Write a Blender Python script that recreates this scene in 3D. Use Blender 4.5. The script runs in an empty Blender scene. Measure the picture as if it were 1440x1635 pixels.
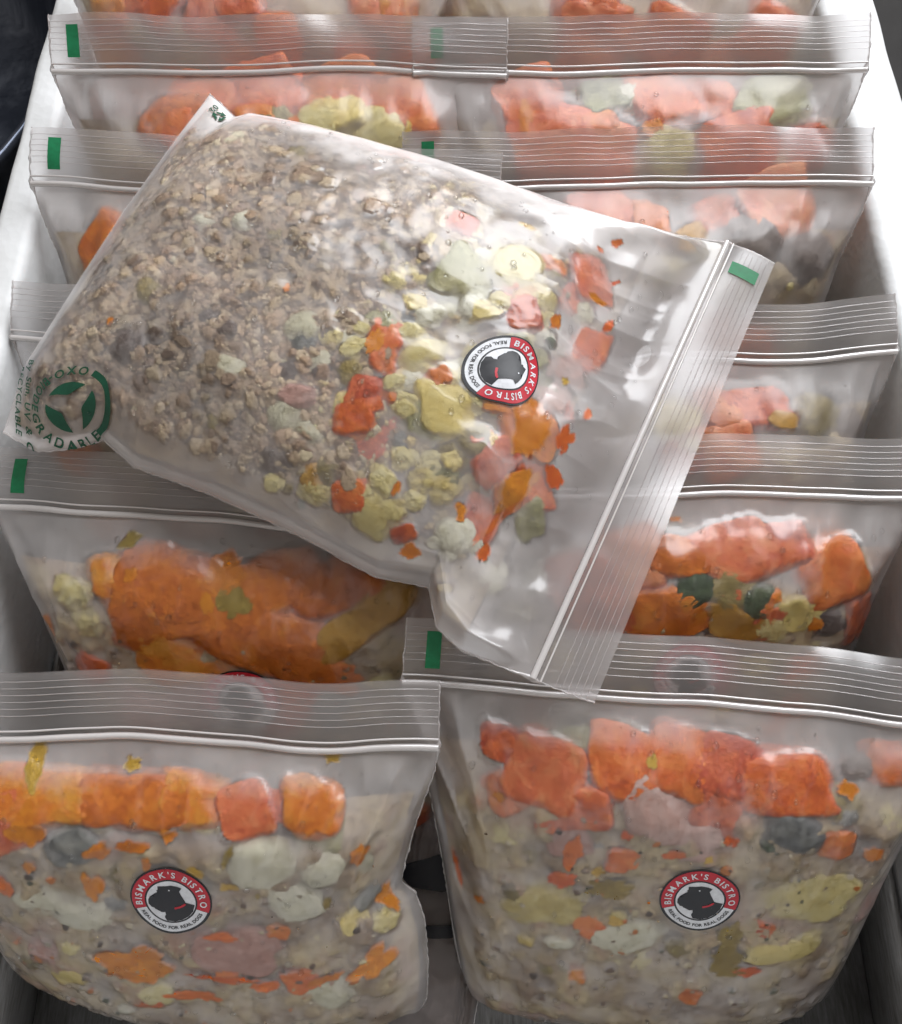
import bpy, bmesh, math, random
import numpy as np
from mathutils import Vector, Matrix
from mathutils.bvhtree import BVHTree
from mathutils.kdtree import KDTree

random.seed(7)
RNG = np.random.default_rng(7)
sc = bpy.context.scene
COL = sc.collection

# ------------------------------------------------------------------ camera, world, light, exposure
PITCH = math.radians(65.0)
FPX = 1500.0                      # focal length in photograph pixels (1440 wide)
CAM_H = 0.355
cam_data = bpy.data.cameras.new('camera')
cam = bpy.data.objects.new('camera', cam_data)
COL.objects.link(cam)
cam.location = (0, 0, CAM_H)
cam.rotation_euler = (math.radians(90) - PITCH, 0, 0)
cam_data.sensor_fit = 'HORIZONTAL'
cam_data.sensor_width = 36.0
cam_data.lens = 36.0 * FPX / 1440.0
cam_data.clip_start = 0.01
cam_data.clip_end = 50
sc.camera = cam

world = bpy.data.worlds.new('World')
sc.world = world
world.use_nodes = True
bg = world.node_tree.nodes['Background']
bg.inputs['Color'].default_value = (1.0, 0.935, 0.875, 1)
bg.inputs['Strength'].default_value = 0.33


def area_light(name, loc, target, size, size_y, power, color):
    d = bpy.data.lights.new(name, 'AREA')
    d.shape = 'RECTANGLE'
    d.size, d.size_y, d.energy, d.color = size, size_y, power, color
    o = bpy.data.objects.new(name, d)
    COL.objects.link(o)
    o.location = loc
    v = Vector(target) - Vector(loc)
    o.rotation_euler = v.to_track_quat('-Z', 'Y').to_euler()
    return o


area_light('window_light', (0.48, 1.00, 1.10), (0.0, 0.12, 0.08), 1.05, 1.05, 31, (0.95, 0.97, 1.0))

sc.view_settings.view_transform = 'Standard'
sc.view_settings.look = 'None'
sc.view_settings.exposure = 0.0
sc.view_settings.gamma = 1.0
sc.view_settings.use_curve_mapping = False
cy = sc.cycles
cy.use_denoising = True
cy.max_bounces = 8
cy.diffuse_bounces = 3
cy.glossy_bounces = 3
cy.transmission_bounces = 5
cy.transparent_max_bounces = 48
cy.caustics_reflective = False
cy.caustics_refractive = True
cy.use_adaptive_sampling = True
cy.adaptive_threshold = 0.03
cy.adaptive_min_samples = 16
cy.sample_clamp_indirect = 16.0

# ------------------------------------------------------------------ small maths
FW = np.array([0, math.cos(PITCH), -math.sin(PITCH)])
UP = np.array([0, math.sin(PITCH), math.cos(PITCH)])
CP = np.array([0, 0, CAM_H])


def ray(px, py):
    return FW + np.array([1.0, 0, 0]) * (px - 720) / FPX + UP * (817.5 - py) / FPX


def hit_plane(px, py, z0, y0=0.0, sl=0.0):
    d = ray(px, py)
    t = (z0 - sl * y0 - CAM_H) / (d[2] - sl * d[1])
    return CP + t * d


def project(P):
    Q = P - CP
    z = Q @ FW
    return np.stack([720 + FPX * Q[..., 0] / z, 817.5 - FPX * (Q @ UP) / z], -1), z


_perm = np.random.default_rng(3).permutation(256).astype(np.int64)
_perm = np.concatenate([_perm, _perm, _perm])
_grad = np.random.default_rng(4).normal(size=(256, 3))
_grad /= np.linalg.norm(_grad, axis=1)[:, None]


def pn(P):
    """gradient noise, P (...,3) -> about -0.7..0.7"""
    P = np.asarray(P, float)
    i = np.floor(P).astype(np.int64)
    f = P - i
    u = f * f * f * (f * (f * 6 - 15) + 10)
    i &= 255
    out = 0
    for dx in (0, 1):
        for dy in (0, 1):
            for dz in (0, 1):
                h = _perm[_perm[_perm[(i[..., 0] + dx) & 255] + ((i[..., 1] + dy) & 255)] + ((i[..., 2] + dz) & 255)]
                g = _grad[h]
                d = f - np.array([dx, dy, dz])
                w = (u[..., 0] if dx else 1 - u[..., 0]) * (u[..., 1] if dy else 1 - u[..., 1]) * (u[..., 2] if dz else 1 - u[..., 2])
                out = out + w * np.sum(g * d, -1)
    return out


def fbm(P, octv=3, gain=0.5):
    a, s, out = 1.0, 1.0, 0
    for _ in range(octv):
        out = out + a * pn(np.asarray(P) * s + 17.3 * s)
        a *= gain
        s *= 2.03
    return out


def sstep(a, b, x):
    t = np.clip((x - a) / (b - a), 0, 1)
    return t * t * (3 - 2 * t)


def smooth_curve(xs, ys, n=400, sig=14):
    t = np.linspace(0, 1, n)
    y = np.interp(t, xs, ys)
    k = np.exp(-0.5 * (np.arange(-3 * sig, 3 * sig + 1) / sig) ** 2)
    k /= k.sum()
    ext = np.concatenate([2 * y[0] - y[1:3 * sig + 1][::-1], y, 2 * y[-1] - y[-3 * sig - 1:-1][::-1]])
    return t, np.convolve(ext, k, 'valid')


# ------------------------------------------------------------------ mesh helpers
def link(name, me, mat, parent=None):
    o = bpy.data.objects.new(name, me)
    COL.objects.link(o)
    if mat is not None and not me.materials:
        me.materials.append(mat)
    if parent is not None:
        o.parent = parent
        if parent.type == 'EMPTY':
            o.matrix_parent_inverse = Matrix.Translation(-Vector(parent.location))
    return o


def mesh_np(name, V, faces, smooth=True):
    me = bpy.data.meshes.new(name)
    V = np.asarray(V, float).reshape(-1, 3)
    if isinstance(faces, np.ndarray):
        nf, k = faces.shape
        me.vertices.add(len(V))
        me.vertices.foreach_set('co', V.ravel())
        me.loops.add(nf * k)
        me.loops.foreach_set('vertex_index', faces.ravel().astype(np.int32))
        me.polygons.add(nf)
        me.polygons.foreach_set('loop_start', np.arange(0, nf * k, k, dtype=np.int32))
        me.update(calc_edges=True)
        me.validate()
    else:
        me.from_pydata([tuple(v) for v in V], [], faces)
        me.update()
    if smooth:
        me.polygons.foreach_set('use_smooth', np.ones(len(me.polygons), bool))
    return me


def grid_faces(nr, nc, off=0, closed_c=False):
    r = np.arange(nr - 1)[:, None]
    c = np.arange(nc if closed_c else nc - 1)[None, :]
    a = r * nc + c
    b = r * nc + (c + 1) % nc
    return np.stack([a, b, b + nc, a + nc], -1).reshape(-1, 4) + off


def set_attr(me, name, vals):
    at = me.attributes.new(name, 'FLOAT', 'POINT')
    at.data.foreach_set('value', np.asarray(vals, np.float32).ravel())


def set_col(me, name, vals):
    at = me.attributes.new(name, 'FLOAT_COLOR', 'POINT')
    v = np.ones((len(vals), 4), np.float32)
    v[:, :3] = vals
    at.data.foreach_set('color', v.ravel())


def tube(P, r, sides=6, flat=None):
    """tube along points P with radius r (scalar or array) -> V, F"""
    P = np.asarray(P, float)
    n = len(P)
    r = np.broadcast_to(np.asarray(r, float), (n,))
    T = np.gradient(P, axis=0)
    T /= np.linalg.norm(T, axis=1)[:, None] + 1e-12
    ref = np.array([0.13, 0.31, 0.94])
    A = np.cross(T, ref)
    A /= np.linalg.norm(A, axis=1)[:, None] + 1e-12
    B = np.cross(T, A)
    th = np.linspace(0, 2 * np.pi, sides, endpoint=False)
    V = P[:, None] + r[:, None, None] * (np.cos(th)[None, :, None] * A[:, None] + np.sin(th)[None, :, None] * B[:, None])
    return V.reshape(-1, 3), grid_faces(n, sides, closed_c=True)


def join(parts):
    V, Fs, off = [], [], 0
    for v, f in parts:
        V.append(v)
        Fs.append(f + off)
        off += len(v)
    return np.concatenate(V), np.concatenate(Fs)


def tag(o, label=None, cat=None, group=None, kind=None):
    for k, v in (('label', label), ('category', cat), ('group', group), ('kind', kind)):
        if v:
            o[k] = v
    return o


# ------------------------------------------------------------------ materials
class NT:
    def __init__(self, name):
        self.m = bpy.data.materials.new(name)
        self.m.use_nodes = True
        self.t = self.m.node_tree
        self.t.nodes.clear()
        self.out = self.n('ShaderNodeOutputMaterial')

    def n(self, typ, **kw):
        nd = self.t.nodes.new(typ)
        for k, v in kw.items():
            setattr(nd, k, v)
        return nd

    def l(self, a, b):
        self.t.links.new(a, b)

    def val(self, sock, v):
        if isinstance(v, bpy.types.NodeSocket):
            self.l(v, sock)
        else:
            sock.default_value = v

    def math(self, op, a, b=None, c=None, clamp=False):
        nd = self.n('ShaderNodeMath', operation=op, use_clamp=clamp)
        for i, x in enumerate((a, b, c)):
            if x is not None:
                self.val(nd.inputs[i], x)
        return nd.outputs[0]

    def noise(self, scale, detail=3, rough=0.55, vec=None, dist=0.0):
        nd = self.n('ShaderNodeTexNoise')
        nd.inputs['Scale'].default_value = scale
        nd.inputs['Detail'].default_value = detail
        nd.inputs['Roughness'].default_value = rough
        nd.inputs['Distortion'].default_value = dist
        if vec is not None:
            self.l(vec, nd.inputs['Vector'])
        return nd.outputs['Fac']

    def ramp(self, fac, stops):
        nd = self.n('ShaderNodeValToRGB')
        e = nd.color_ramp.elements
        while len(e) < len(stops):
            e.new(0.5)
        for el, (p, c) in zip(e, stops):
            el.position = p
            el.color = (c[0], c[1], c[2], 1)
        self.l(fac, nd.inputs[0])
        return nd.outputs[0]

    def mapr(self, v, a, b, c, d):
        nd = self.n('ShaderNodeMapRange')
        self.val(nd.inputs[0], v)
        for i, x in enumerate((a, b, c, d)):
            self.val(nd.inputs[i + 1], x)
        return nd.outputs[0]

    def bump(self, h, strength, dist):
        nd = self.n('ShaderNodeBump')
        nd.inputs['Strength'].default_value = strength
        nd.inputs['Distance'].default_value = dist
        self.l(h, nd.inputs['Height'])
        return nd.outputs[0]

    def coord(self, kind='Object'):
        return self.n('ShaderNodeTexCoord').outputs[kind]

    def attr(self, name, out='Fac'):
        return self.n('ShaderNodeAttribute', attribute_name=name).outputs[out]


def mat_food(name, c0, c1, c2=None, scale=350, rough=0.4, bump=0.25):
    k = NT(name)
    oi = k.n('ShaderNodeObjectInfo')
    vm = k.n('ShaderNodeVectorMath', operation='ADD')
    k.l(k.coord(), vm.inputs[0])
    k.l(oi.outputs['Random'], vm.inputs[1])
    n1 = k.noise(scale, 5, 0.68, vm.outputs[0], 0.6)
    n2 = k.noise(scale * 5.5, 3, 0.65, vm.outputs[0])
    rnd = k.math('MULTIPLY_ADD', oi.outputs['Random'], 0.3, -0.15)
    n1b = k.math('ADD', k.math('MULTIPLY_ADD', k.math('SUBTRACT', n2, 0.5), 0.35, n1), rnd)
    stops = [(0.32, c0), (0.68, c1)] if c2 is None else [(0.26, c0), (0.5, c1), (0.76, c2)]
    col = k.ramp(n1b, stops)
    p = k.n('ShaderNodeBsdfPrincipled')
    k.l(col, p.inputs['Base Color'])
    p.inputs['Roughness'].default_value = rough
    p.inputs['Specular IOR Level'].default_value = 0.35
    k.l(k.bump(n2, bump * 2, 0.0006), p.inputs['Normal'])
    k.l(p.outputs[0], k.out.inputs[0])
    return k.m


def mat_tint(name, rough=0.7, bump=0.3, scale=1500):
    k = NT(name)
    p = k.n('ShaderNodeBsdfPrincipled')
    n1 = k.noise(scale, 3, 0.6, k.coord())
    mx = k.n('ShaderNodeMix', data_type='RGBA', blend_type='MULTIPLY')
    mx.inputs[0].default_value = 1.0
    k.l(k.attr('tint', 'Color'), mx.inputs[6])
    k.l(k.ramp(n1, [(0.3, (0.72, 0.7, 0.68)), (0.7, (1.15, 1.12, 1.1))]), mx.inputs[7])
    k.l(mx.outputs[2], p.inputs['Base Color'])
    p.inputs['Roughness'].default_value = rough
    p.inputs['Specular IOR Level'].default_value = 0.25
    k.l(k.bump(n1, bump, 0.0008), p.inputs['Normal'])
    k.l(p.outputs[0], k.out.inputs[0])
    return k.m


def mat_film(name, haze=None, rough=0.16, spec=1.0, tint=(0.975, 0.97, 0.975), back=0.5, blurf=0.0, ior=1.28, brough=0.36):
    """thin clear plastic: frosted by condensation wherever it does not touch the food (haze stored on the film itself; on the top bag also painted sheen)"""
    k = NT(name)
    tr = k.n('ShaderNodeBsdfTransparent')
    tr.inputs[0].default_value = (*tint, 1)
    thru = tr.outputs[0]
    if blurf > 0:
        rf = k.n('ShaderNodeBsdfRefraction')
        rf.inputs['Color'].default_value = (*tint, 1)
        rf.inputs['Roughness'].default_value = brough
        rf.inputs['IOR'].default_value = ior
        mb = k.n('ShaderNodeMixShader')
        mb.inputs[0].default_value = blurf
        k.l(thru, mb.inputs[1])
        k.l(rf.outputs[0], mb.inputs[2])
        thru = mb.outputs[0]
    df = k.n('ShaderNodeBsdfDiffuse')
    df.inputs[0].default_value = (0.90, 0.86, 0.85, 1)
    tl = k.n('ShaderNodeBsdfTranslucent')
    tl.inputs[0].default_value = (0.90, 0.86, 0.85, 1)
    m1 = k.n('ShaderNodeMixShader')
    m1.inputs[0].default_value = back
    k.l(df.outputs[0], m1.inputs[1])
    k.l(tl.outputs[0], m1.inputs[2])
    m2 = k.n('ShaderNodeMixShader')
    if haze is None:
        k.l(k.attr('haze'), m2.inputs[0])
    else:
        m2.inputs[0].default_value = haze
    k.l(thru, m2.inputs[1])
    k.l(m1.outputs[0], m2.inputs[2])
    gl = k.n('ShaderNodeBsdfGlossy')
    gl.inputs['Roughness'].default_value = rough
    gl.inputs['Color'].default_value = (1, 1, 1, 1)
    lw = k.n('ShaderNodeLayerWeight')
    lw.inputs['Blend'].default_value = 0.5
    fr = k.math('MULTIPLY_ADD', k.math('POWER', lw.outputs['Facing'], 4.0), 0.7 * spec, 0.055 * spec, clamp=True)
    m3 = k.n('ShaderNodeMixShader')
    k.l(fr, m3.inputs[0])
    k.l(m2.outputs[0], m3.inputs[1])
    k.l(gl.outputs[0], m3.inputs[2])
    k.l(m3.outputs[0], k.out.inputs[0])
    return k.m


def mat_plain(name, col, rough=0.5, metal=0.0, bump=None, spec=0.5):
    k = NT(name)
    p = k.n('ShaderNodeBsdfPrincipled')
    p.inputs['Roughness'].default_value = rough
    p.inputs['Metallic'].default_value = metal
    p.inputs['Specular IOR Level'].default_value = spec
    n = k.noise(bump[0] if bump else 600, 4, 0.6, k.coord())
    c = k.ramp(n, [(0.3, [x * 0.85 for x in col]), (0.7, [min(1, x * 1.1) for x in col])])
    k.l(c, p.inputs['Base Color'])
    if bump:
        k.l(k.bump(n, bump[1], bump[2]), p.inputs['Normal'])
    k.l(p.outputs[0], k.out.inputs[0])
    return k.m


M = {}
M['carrot'] = mat_food('carrot_flesh', (0.46, 0.055, 0.012), (0.74, 0.145, 0.022), (0.86, 0.27, 0.06), 160, 0.38)
M['coral'] = mat_food('pale_carrot_flesh', (0.54, 0.08, 0.03), (0.76, 0.18, 0.06), (0.82, 0.33, 0.14), 150, 0.4)
M['squash'] = mat_food('squash_flesh', (0.52, 0.11, 0.008), (0.74, 0.20, 0.014), (0.80, 0.34, 0.035), 120, 0.36)
M['amber'] = mat_food('amber_flesh', (0.40, 0.20, 0.02), (0.58, 0.30, 0.04), (0.62, 0.38, 0.09), 140, 0.4)
M['cream'] = mat_food('cauliflower_flesh', (0.64, 0.50, 0.17), (0.80, 0.68, 0.29), (0.88, 0.80, 0.48), 260, 0.5, 0.5)
M['white'] = mat_food('pale_vegetable_flesh', (0.60, 0.56, 0.38), (0.77, 0.74, 0.56), (0.86, 0.84, 0.70), 200, 0.4, 0.4)
M['potato'] = mat_food('potato_flesh', (0.70, 0.53, 0.15), (0.82, 0.68, 0.27), None, 130, 0.42)
M['celery'] = mat_food('celery_flesh', (0.20, 0.19, 0.06), (0.36, 0.34, 0.14), (0.48, 0.44, 0.23), 140, 0.4)
M['olive'] = mat_food('olive_brown_vegetable', (0.16, 0.11, 0.03), (0.30, 0.23, 0.07), (0.42, 0.32, 0.12), 200, 0.45, 0.4)
M['green'] = mat_food('dark_green_vegetable', (0.025, 0.04, 0.018), (0.06, 0.09, 0.04), (0.12, 0.14, 0.07), 220, 0.4, 0.4)
M['dark'] = mat_food('dark_meat_gap_shade', (0.11, 0.08, 0.07), (0.20, 0.155, 0.135), (0.30, 0.24, 0.20), 260, 0.5, 0.5)
M['slate'] = mat_food('blue_grey_vegetable', (0.12, 0.125, 0.125), (0.22, 0.225, 0.21), (0.36, 0.35, 0.30), 220, 0.45, 0.4)
M['pink'] = mat_food('pink_meat', (0.44, 0.22, 0.17), (0.58, 0.34, 0.28), (0.66, 0.46, 0.40), 150, 0.42, 0.3)


def mat_mush():
    k = NT('meat_mush')
    co = k.coord()
    a = k.noise(48, 2, 0.5, co)
    b = k.noise(420, 3, 0.65, co)
    c0 = k.ramp(a, [(0.30, (0.27, 0.18, 0.12)), (0.42, (0.38, 0.28, 0.175)), (0.55, (0.58, 0.47, 0.27)), (0.68, (0.46, 0.27, 0.18))])
    mx = k.n('ShaderNodeMix', data_type='RGBA', blend_type='MULTIPLY')
    mx.inputs[0].default_value = 1.0
    k.l(c0, mx.inputs[6])
    k.l(k.ramp(b, [(0.28, (0.66, 0.62, 0.58)), (0.5, (0.97, 0.95, 0.92)), (0.75, (1.15, 1.13, 1.08))]), mx.inputs[7])
    p = k.n('ShaderNodeBsdfPrincipled')
    k.l(mx.outputs[2], p.inputs['Base Color'])
    p.inputs['Roughness'].default_value = 0.6
    k.l(k.bump(b, 0.5, 0.0008), p.inputs['Normal'])
    k.l(p.outputs[0], k.out.inputs[0])
    return k.m


M['mush'] = mat_mush()
M['smear_orange'] = mat_food('orange_puree', (0.66, 0.18, 0.005), (0.80, 0.29, 0.012), None, 300, 0.25, 0.15)
M['smear_red'] = mat_food('carrot_puree', (0.70, 0.11, 0.008), (0.82, 0.20, 0.02), None, 300, 0.25, 0.15)
M['smear_yellow'] = mat_food('yellow_puree', (0.55, 0.33, 0.03), (0.70, 0.45, 0.08), None, 300, 0.25, 0.15)
M['smear_olive'] = mat_food('olive_puree', (0.26, 0.17, 0.02), (0.42, 0.30, 0.06), None, 300, 0.25, 0.15)
M['crumb'] = mat_tint('crumbled_mince')
BLUR = 0.55
M['film'] = mat_film('bag_film', rough=0.28, spec=.6, blurf=0.75, back=.25)
M['film_front'] = mat_film('bag_film_near', rough=0.24, spec=.85, blurf=0.75, back=.2)
M['film_lying'] = mat_film('bag_film_top', rough=0.22, spec=1.0, blurf=0.72, back=.12)
M['film_flap'] = mat_film('bag_flap_film', 0.105, rough=0.22, blurf=0.32, back=.25)
M['film_back'] = mat_film('bag_back_film', 0.18, rough=0.25)
M['zip'] = mat_film('zip_plastic', 0.85, rough=0.2, spec=3.0, back=0.25)
M['rib'] = mat_film('rib_plastic', 0.45, rough=0.12, spec=2.5)
M['seam'] = mat_film('seam_plastic', 0.6, rough=0.2, spec=2.2)
M['ink_green'] = mat_plain('green_ink', (0.004, 0.20, 0.075), 0.45)
M['ink_dark_green'] = mat_plain('dark_green_ink', (0.006, 0.085, 0.045), 0.4)
M['ink_black'] = mat_plain('black_ink', (0.008, 0.009, 0.014), 0.4)
M['ink_red'] = mat_plain('red_ink', (0.52, 0.012, 0.03), 0.42)
M['ink_white'] = mat_plain('white_paper', (0.74, 0.76, 0.80), 0.45)


def mat_drop():
    k = NT('water_droplet')
    p = k.n('ShaderNodeBsdfPrincipled')
    p.inputs['Base Color'].default_value = (1, 1, 1, 1)
    p.inputs['Roughness'].default_value = 0.03
    p.inputs['IOR'].default_value = 1.33
    p.inputs['Transmission Weight'].default_value = 1.0
    tr = k.n('ShaderNodeBsdfTransparent')
    m = k.n('ShaderNodeMixShader')
    m.inputs[0].default_value = 0.7
    k.l(tr.outputs[0], m.inputs[1])
    k.l(p.outputs[0], m.inputs[2])
    k.l(m.outputs[0], k.out.inputs[0])
    return k.m


M['drop'] = mat_drop()


def mat_foam():
    k = NT('polystyrene_foam')
    co = k.coord()
    v = k.n('ShaderNodeTexVoronoi')
    v.inputs['Scale'].default_value = 330
    k.l(co, v.inputs['Vector'])
    n = k.noise(60, 4, 0.6, co)
    p = k.n('ShaderNodeBsdfPrincipled')
    k.l(k.ramp(n, [(0.3, (0.66, 0.67, 0.67)), (0.7, (0.74, 0.75, 0.76))]), p.inputs['Base Color'])
    p.inputs['Roughness'].default_value = 0.55
    k.l(k.bump(k.math('ADD', v.outputs['Distance'], k.math('MULTIPLY', n, 0.8)), 0.15, 0.0008), p.inputs['Normal'])
    k.l(p.outputs[0], k.out.inputs[0])
    return k.m


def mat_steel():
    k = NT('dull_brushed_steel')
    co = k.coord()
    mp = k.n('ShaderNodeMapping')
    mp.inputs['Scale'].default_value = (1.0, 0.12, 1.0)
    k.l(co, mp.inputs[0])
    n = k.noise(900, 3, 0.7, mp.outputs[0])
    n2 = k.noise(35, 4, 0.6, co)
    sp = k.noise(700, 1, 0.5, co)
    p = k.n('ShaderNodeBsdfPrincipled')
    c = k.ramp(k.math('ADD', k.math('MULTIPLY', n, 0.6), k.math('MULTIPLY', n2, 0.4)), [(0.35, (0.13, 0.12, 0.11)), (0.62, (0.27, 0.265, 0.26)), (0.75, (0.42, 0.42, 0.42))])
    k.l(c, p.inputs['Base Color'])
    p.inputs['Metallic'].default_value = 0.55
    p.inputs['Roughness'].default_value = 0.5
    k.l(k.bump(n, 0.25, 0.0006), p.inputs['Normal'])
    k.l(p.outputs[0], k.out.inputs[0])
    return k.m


M['foam'] = mat_foam()
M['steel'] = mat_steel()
M['worktop'] = mat_plain('dark_worktop', (0.018, 0.018, 0.019), 0.25, 0, (120, 0.1, 0.001))


def mat_pan():
    k = NT('dark_pan_reflections')
    co = k.coord()
    mp = k.n('ShaderNodeMapping')
    mp.inputs['Scale'].default_value = (0.5, 0.5, 0.06)
    k.l(co, mp.inputs[0])
    w = k.noise(90, 3, 0.6, mp.outputs[0], 0.2)
    p = k.n('ShaderNodeBsdfPrincipled')
    k.l(k.ramp(w, [(0.45, (0.05, 0.06, 0.085)), (0.62, (0.11, 0.125, 0.16)), (0.72, (0.45, 0.48, 0.52))]), p.inputs['Base Color'])  # lighter base and pale streaks put reflections into the colour
    p.inputs['Metallic'].default_value = 0.7
    p.inputs['Roughness'].default_value = 0.28
    k.l(k.bump(w, 0.6, 0.0015), p.inputs['Normal'])
    k.l(p.outputs[0], k.out.inputs[0])
    return k.m


M['pan'] = mat_pan()

# ------------------------------------------------------------------ food piece meshes (shared variants)


def cube_sphere(n):
    me = bmesh.new()
    bmesh.ops.create_cube(me, size=2)
    bmesh.ops.subdivide_edges(me, edges=me.edges[:], cuts=n, use_grid_fill=True)
    V = np.array([v.co[:] for v in me.verts])
    me.verts.ensure_lookup_table()
    Fq = np.array([[v.index for v in f.verts] for f in me.faces])
    me.free()
    return V, Fq


def ico(sub):
    me = bmesh.new()
    bmesh.ops.create_icosphere(me, subdivisions=sub, radius=1)
    V = np.array([v.co[:] for v in me.verts])
    Fq = np.array([[v.index for v in f.verts] for f in me.faces])
    me.free()
    return V, Fq


CUBE_V, CUBE_F = cube_sphere(9)
ICO1 = ico(1)
ICO2 = ico(2)
ICO3 = ico(3)
ICO4 = ico(4)


def shape_dice(seed, e=5.0, amp=0.13):
    d = CUBE_V / np.linalg.norm(CUBE_V, axis=1)[:, None]
    r = (np.abs(d) ** e).sum(1) ** (-1 / e)
    V = d * r[:, None]
    sh = np.random.default_rng(seed).normal(size=(3, 3)) * 0.11
    V = V @ (np.eye(3) + sh)
    V = V * (1 + amp * fbm(V * 1.1 + seed * 5.1, 3)[:, None] * 1.4)
    return V, CUBE_F


def shape_floret(seed):
    V, Fq = ICO4
    p = V * 1.0
    b = 0
    g = np.random.default_rng(seed)
    cs = g.normal(size=(26, 3))
    cs /= np.linalg.norm(cs, axis=1)[:, None]
    dist = np.sqrt(((p[:, None] - cs[None]) ** 2).sum(-1))
    dmin = dist.min(1)
    r = 0.82 + 0.26 * np.sqrt(np.clip(1 - (dmin / 0.55) ** 2, 0, 1)) + 0.10 * fbm(p * 5 + seed, 3) + 0.18 * pn(p * 1.3 + seed * 3)
    return p * r[:, None], Fq


def shape_lump(seed, amp=0.35, f=1.3):
    V, Fq = ICO3
    r = 1 + amp * fbm(V * f + seed * 7.7, 3)
    return V * r[:, None], Fq


def shape_pea(seed):
    V, Fq = ICO3
    r = 1 + 0.06 * fbm(V * 2.0 + seed, 2) - 0.15 * np.exp(-((V[:, 2] - 1) ** 2 + V[:, 0] ** 2 * 3) * 6)
    return V * r[:, None], Fq


SHAPES = {
    'dice': [shape_dice(i) for i in range(7)],
    'slab': [shape_dice(20 + i, 3.6, 0.22) for i in range(5)],
    'floret': [shape_floret(i) for i in range(6)],
    'lump': [shape_lump(i) for i in range(6)],
    'pea': [shape_pea(i) for i in range(3)],
}
MESH_CACHE = {}


def piece_mesh(shape, i, mat):
    key = (shape, i, mat)
    if key not in MESH_CACHE:
        V, Fq = SHAPES[shape][i]
        me = mesh_np(shape + '_mesh', V, Fq)
        me.materials.append(M[mat])
        MESH_CACHE[key] = me
    return MESH_CACHE[key]


KIND = {  # kind: (object name, shape, material)
    'carrot': ('carrot_piece', 'dice', 'carrot'), 'coral': ('carrot_piece', 'dice', 'coral'),
    'squash': ('squash_piece', 'slab', 'squash'), 'amber': ('squash_piece', 'slab', 'amber'),
    'cream': ('cauliflower_piece', 'floret', 'cream'), 'white': ('cauliflower_piece', 'lump', 'white'),
    'potato': ('potato_piece', 'slab', 'potato'), 'celery': ('celery_piece', 'slab', 'celery'),
    'olive': ('vegetable_lump', 'lump', 'olive'), 'green': ('green_vegetable_piece', 'lump', 'green'),
    'pea': ('pea', 'pea', 'green'), 'dark': ('meat_lump', 'lump', 'dark'), 'slate': ('vegetable_lump', 'lump', 'slate'),
    'pink': ('meat_piece', 'slab', 'pink'),
}

# ------------------------------------------------------------------ text meshes
_chars = {}


def char_mesh(ch):
    if ch in _chars:
        return _chars[ch]
    cu = bpy.data.curves.new('glyph', 'FONT')
    cu.body = ch
    cu.size = 1.0
    cu.resolution_u = 3
    cu.offset = 0.022
    ob = bpy.data.objects.new('glyph', cu)
    COL.objects.link(ob)
    dg = bpy.context.evaluated_depsgraph_get()
    dg.update()
    ev = ob.evaluated_get(dg)
    me = ev.to_mesh()
    V = np.array([v.co[:] for v in me.vertices]) if len(me.vertices) else np.zeros((0, 3))
    Fc = [list(p.vertices) for p in me.polygons]
    ev.to_mesh_clear()
    bpy.data.objects.remove(ob)
    bpy.data.curves.remove(cu)
    w = (V[:, 0].max() - V[:, 0].min()) if len(V) else 0.28
    x0 = V[:, 0].min() if len(V) else 0
    if len(V):
        V = V.copy()
        V[:, 0] -= x0
    _chars[ch] = (V, Fc, w)
    return _chars[ch]


def arc_text(text, radius, size, a0, a1, inward=False, sx=1.0):
    """letters along a circle from angle a0 to a1 (degrees); tops outward when clockwise, inward when anticlockwise"""
    ws = [char_mesh(c)[2] * sx + 0.10 for c in text]
    tot = sum(ws)
    V, Fc, off, acc = [], [], 0, 0.0
    for c, w in zip(text, ws):
        v, f, cw = char_mesh(c)
        if len(v):
            mid = (acc + w / 2) / tot
            a = math.radians(a0 + (a1 - a0) * mid)
            lx = (v[:, 0] - cw / 2) * size * sx
            ly = (v[:, 1] - 0.35) * size
            if inward:
                tx, ty = -math.sin(a), math.cos(a)
                ux, uy = -math.cos(a), -math.sin(a)
            else:
                tx, ty = math.sin(a), -math.cos(a)
                ux, uy = math.cos(a), math.sin(a)
            X = radius * math.cos(a) + lx * tx + ly * ux
            Y = radius * math.sin(a) + lx * ty + ly * uy
            V.append(np.stack([X, Y], -1))
            Fc += [[i + off for i in p] for p in f]
            off += len(v)
        acc += w
    return np.concatenate(V), Fc


def line_text(text, x, y, size):
    V, Fc, off = [], [], 0
    for c in text:
        v, f, w = char_mesh(c)
        if len(v):
            V.append(np.stack([x + v[:, 0] * size, y + v[:, 1] * size], -1))
            Fc += [[i + off for i in p] for p in f]
            off += len(v)
        x += (w + 0.11) * size
    return np.concatenate(V), Fc


def disc2d(r0, r1, a0=0, a1=360, na=64, nr=5):
    a = np.radians(np.linspace(a0, a1, na))
    r = np.linspace(r0, r1, nr)
    V = np.stack([r[:, None] * np.cos(a), r[:, None] * np.sin(a)], -1).reshape(-1, 2)
    return V, [list(f) for f in grid_faces(nr, na)]


def poly2d(pts, n_fill=1):
    """filled polygon, subdivided so that it can bend with the film"""
    bm = bmesh.new()
    vs = [bm.verts.new((x, y, 0)) for x, y in pts]
    bm.faces.new(vs)
    bmesh.ops.triangulate(bm, faces=bm.faces[:])
    for _ in range(n_fill):
        bmesh.ops.subdivide_edges(bm, edges=bm.edges[:], cuts=1)
    bmesh.ops.triangulate(bm, faces=bm.faces[:])
    V = np.array([v.co[:2] for v in bm.verts])
    bm.verts.index_update()
    Fc = [[v.index for v in f.verts] for f in bm.faces]
    bm.free()
    return V, Fc


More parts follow.
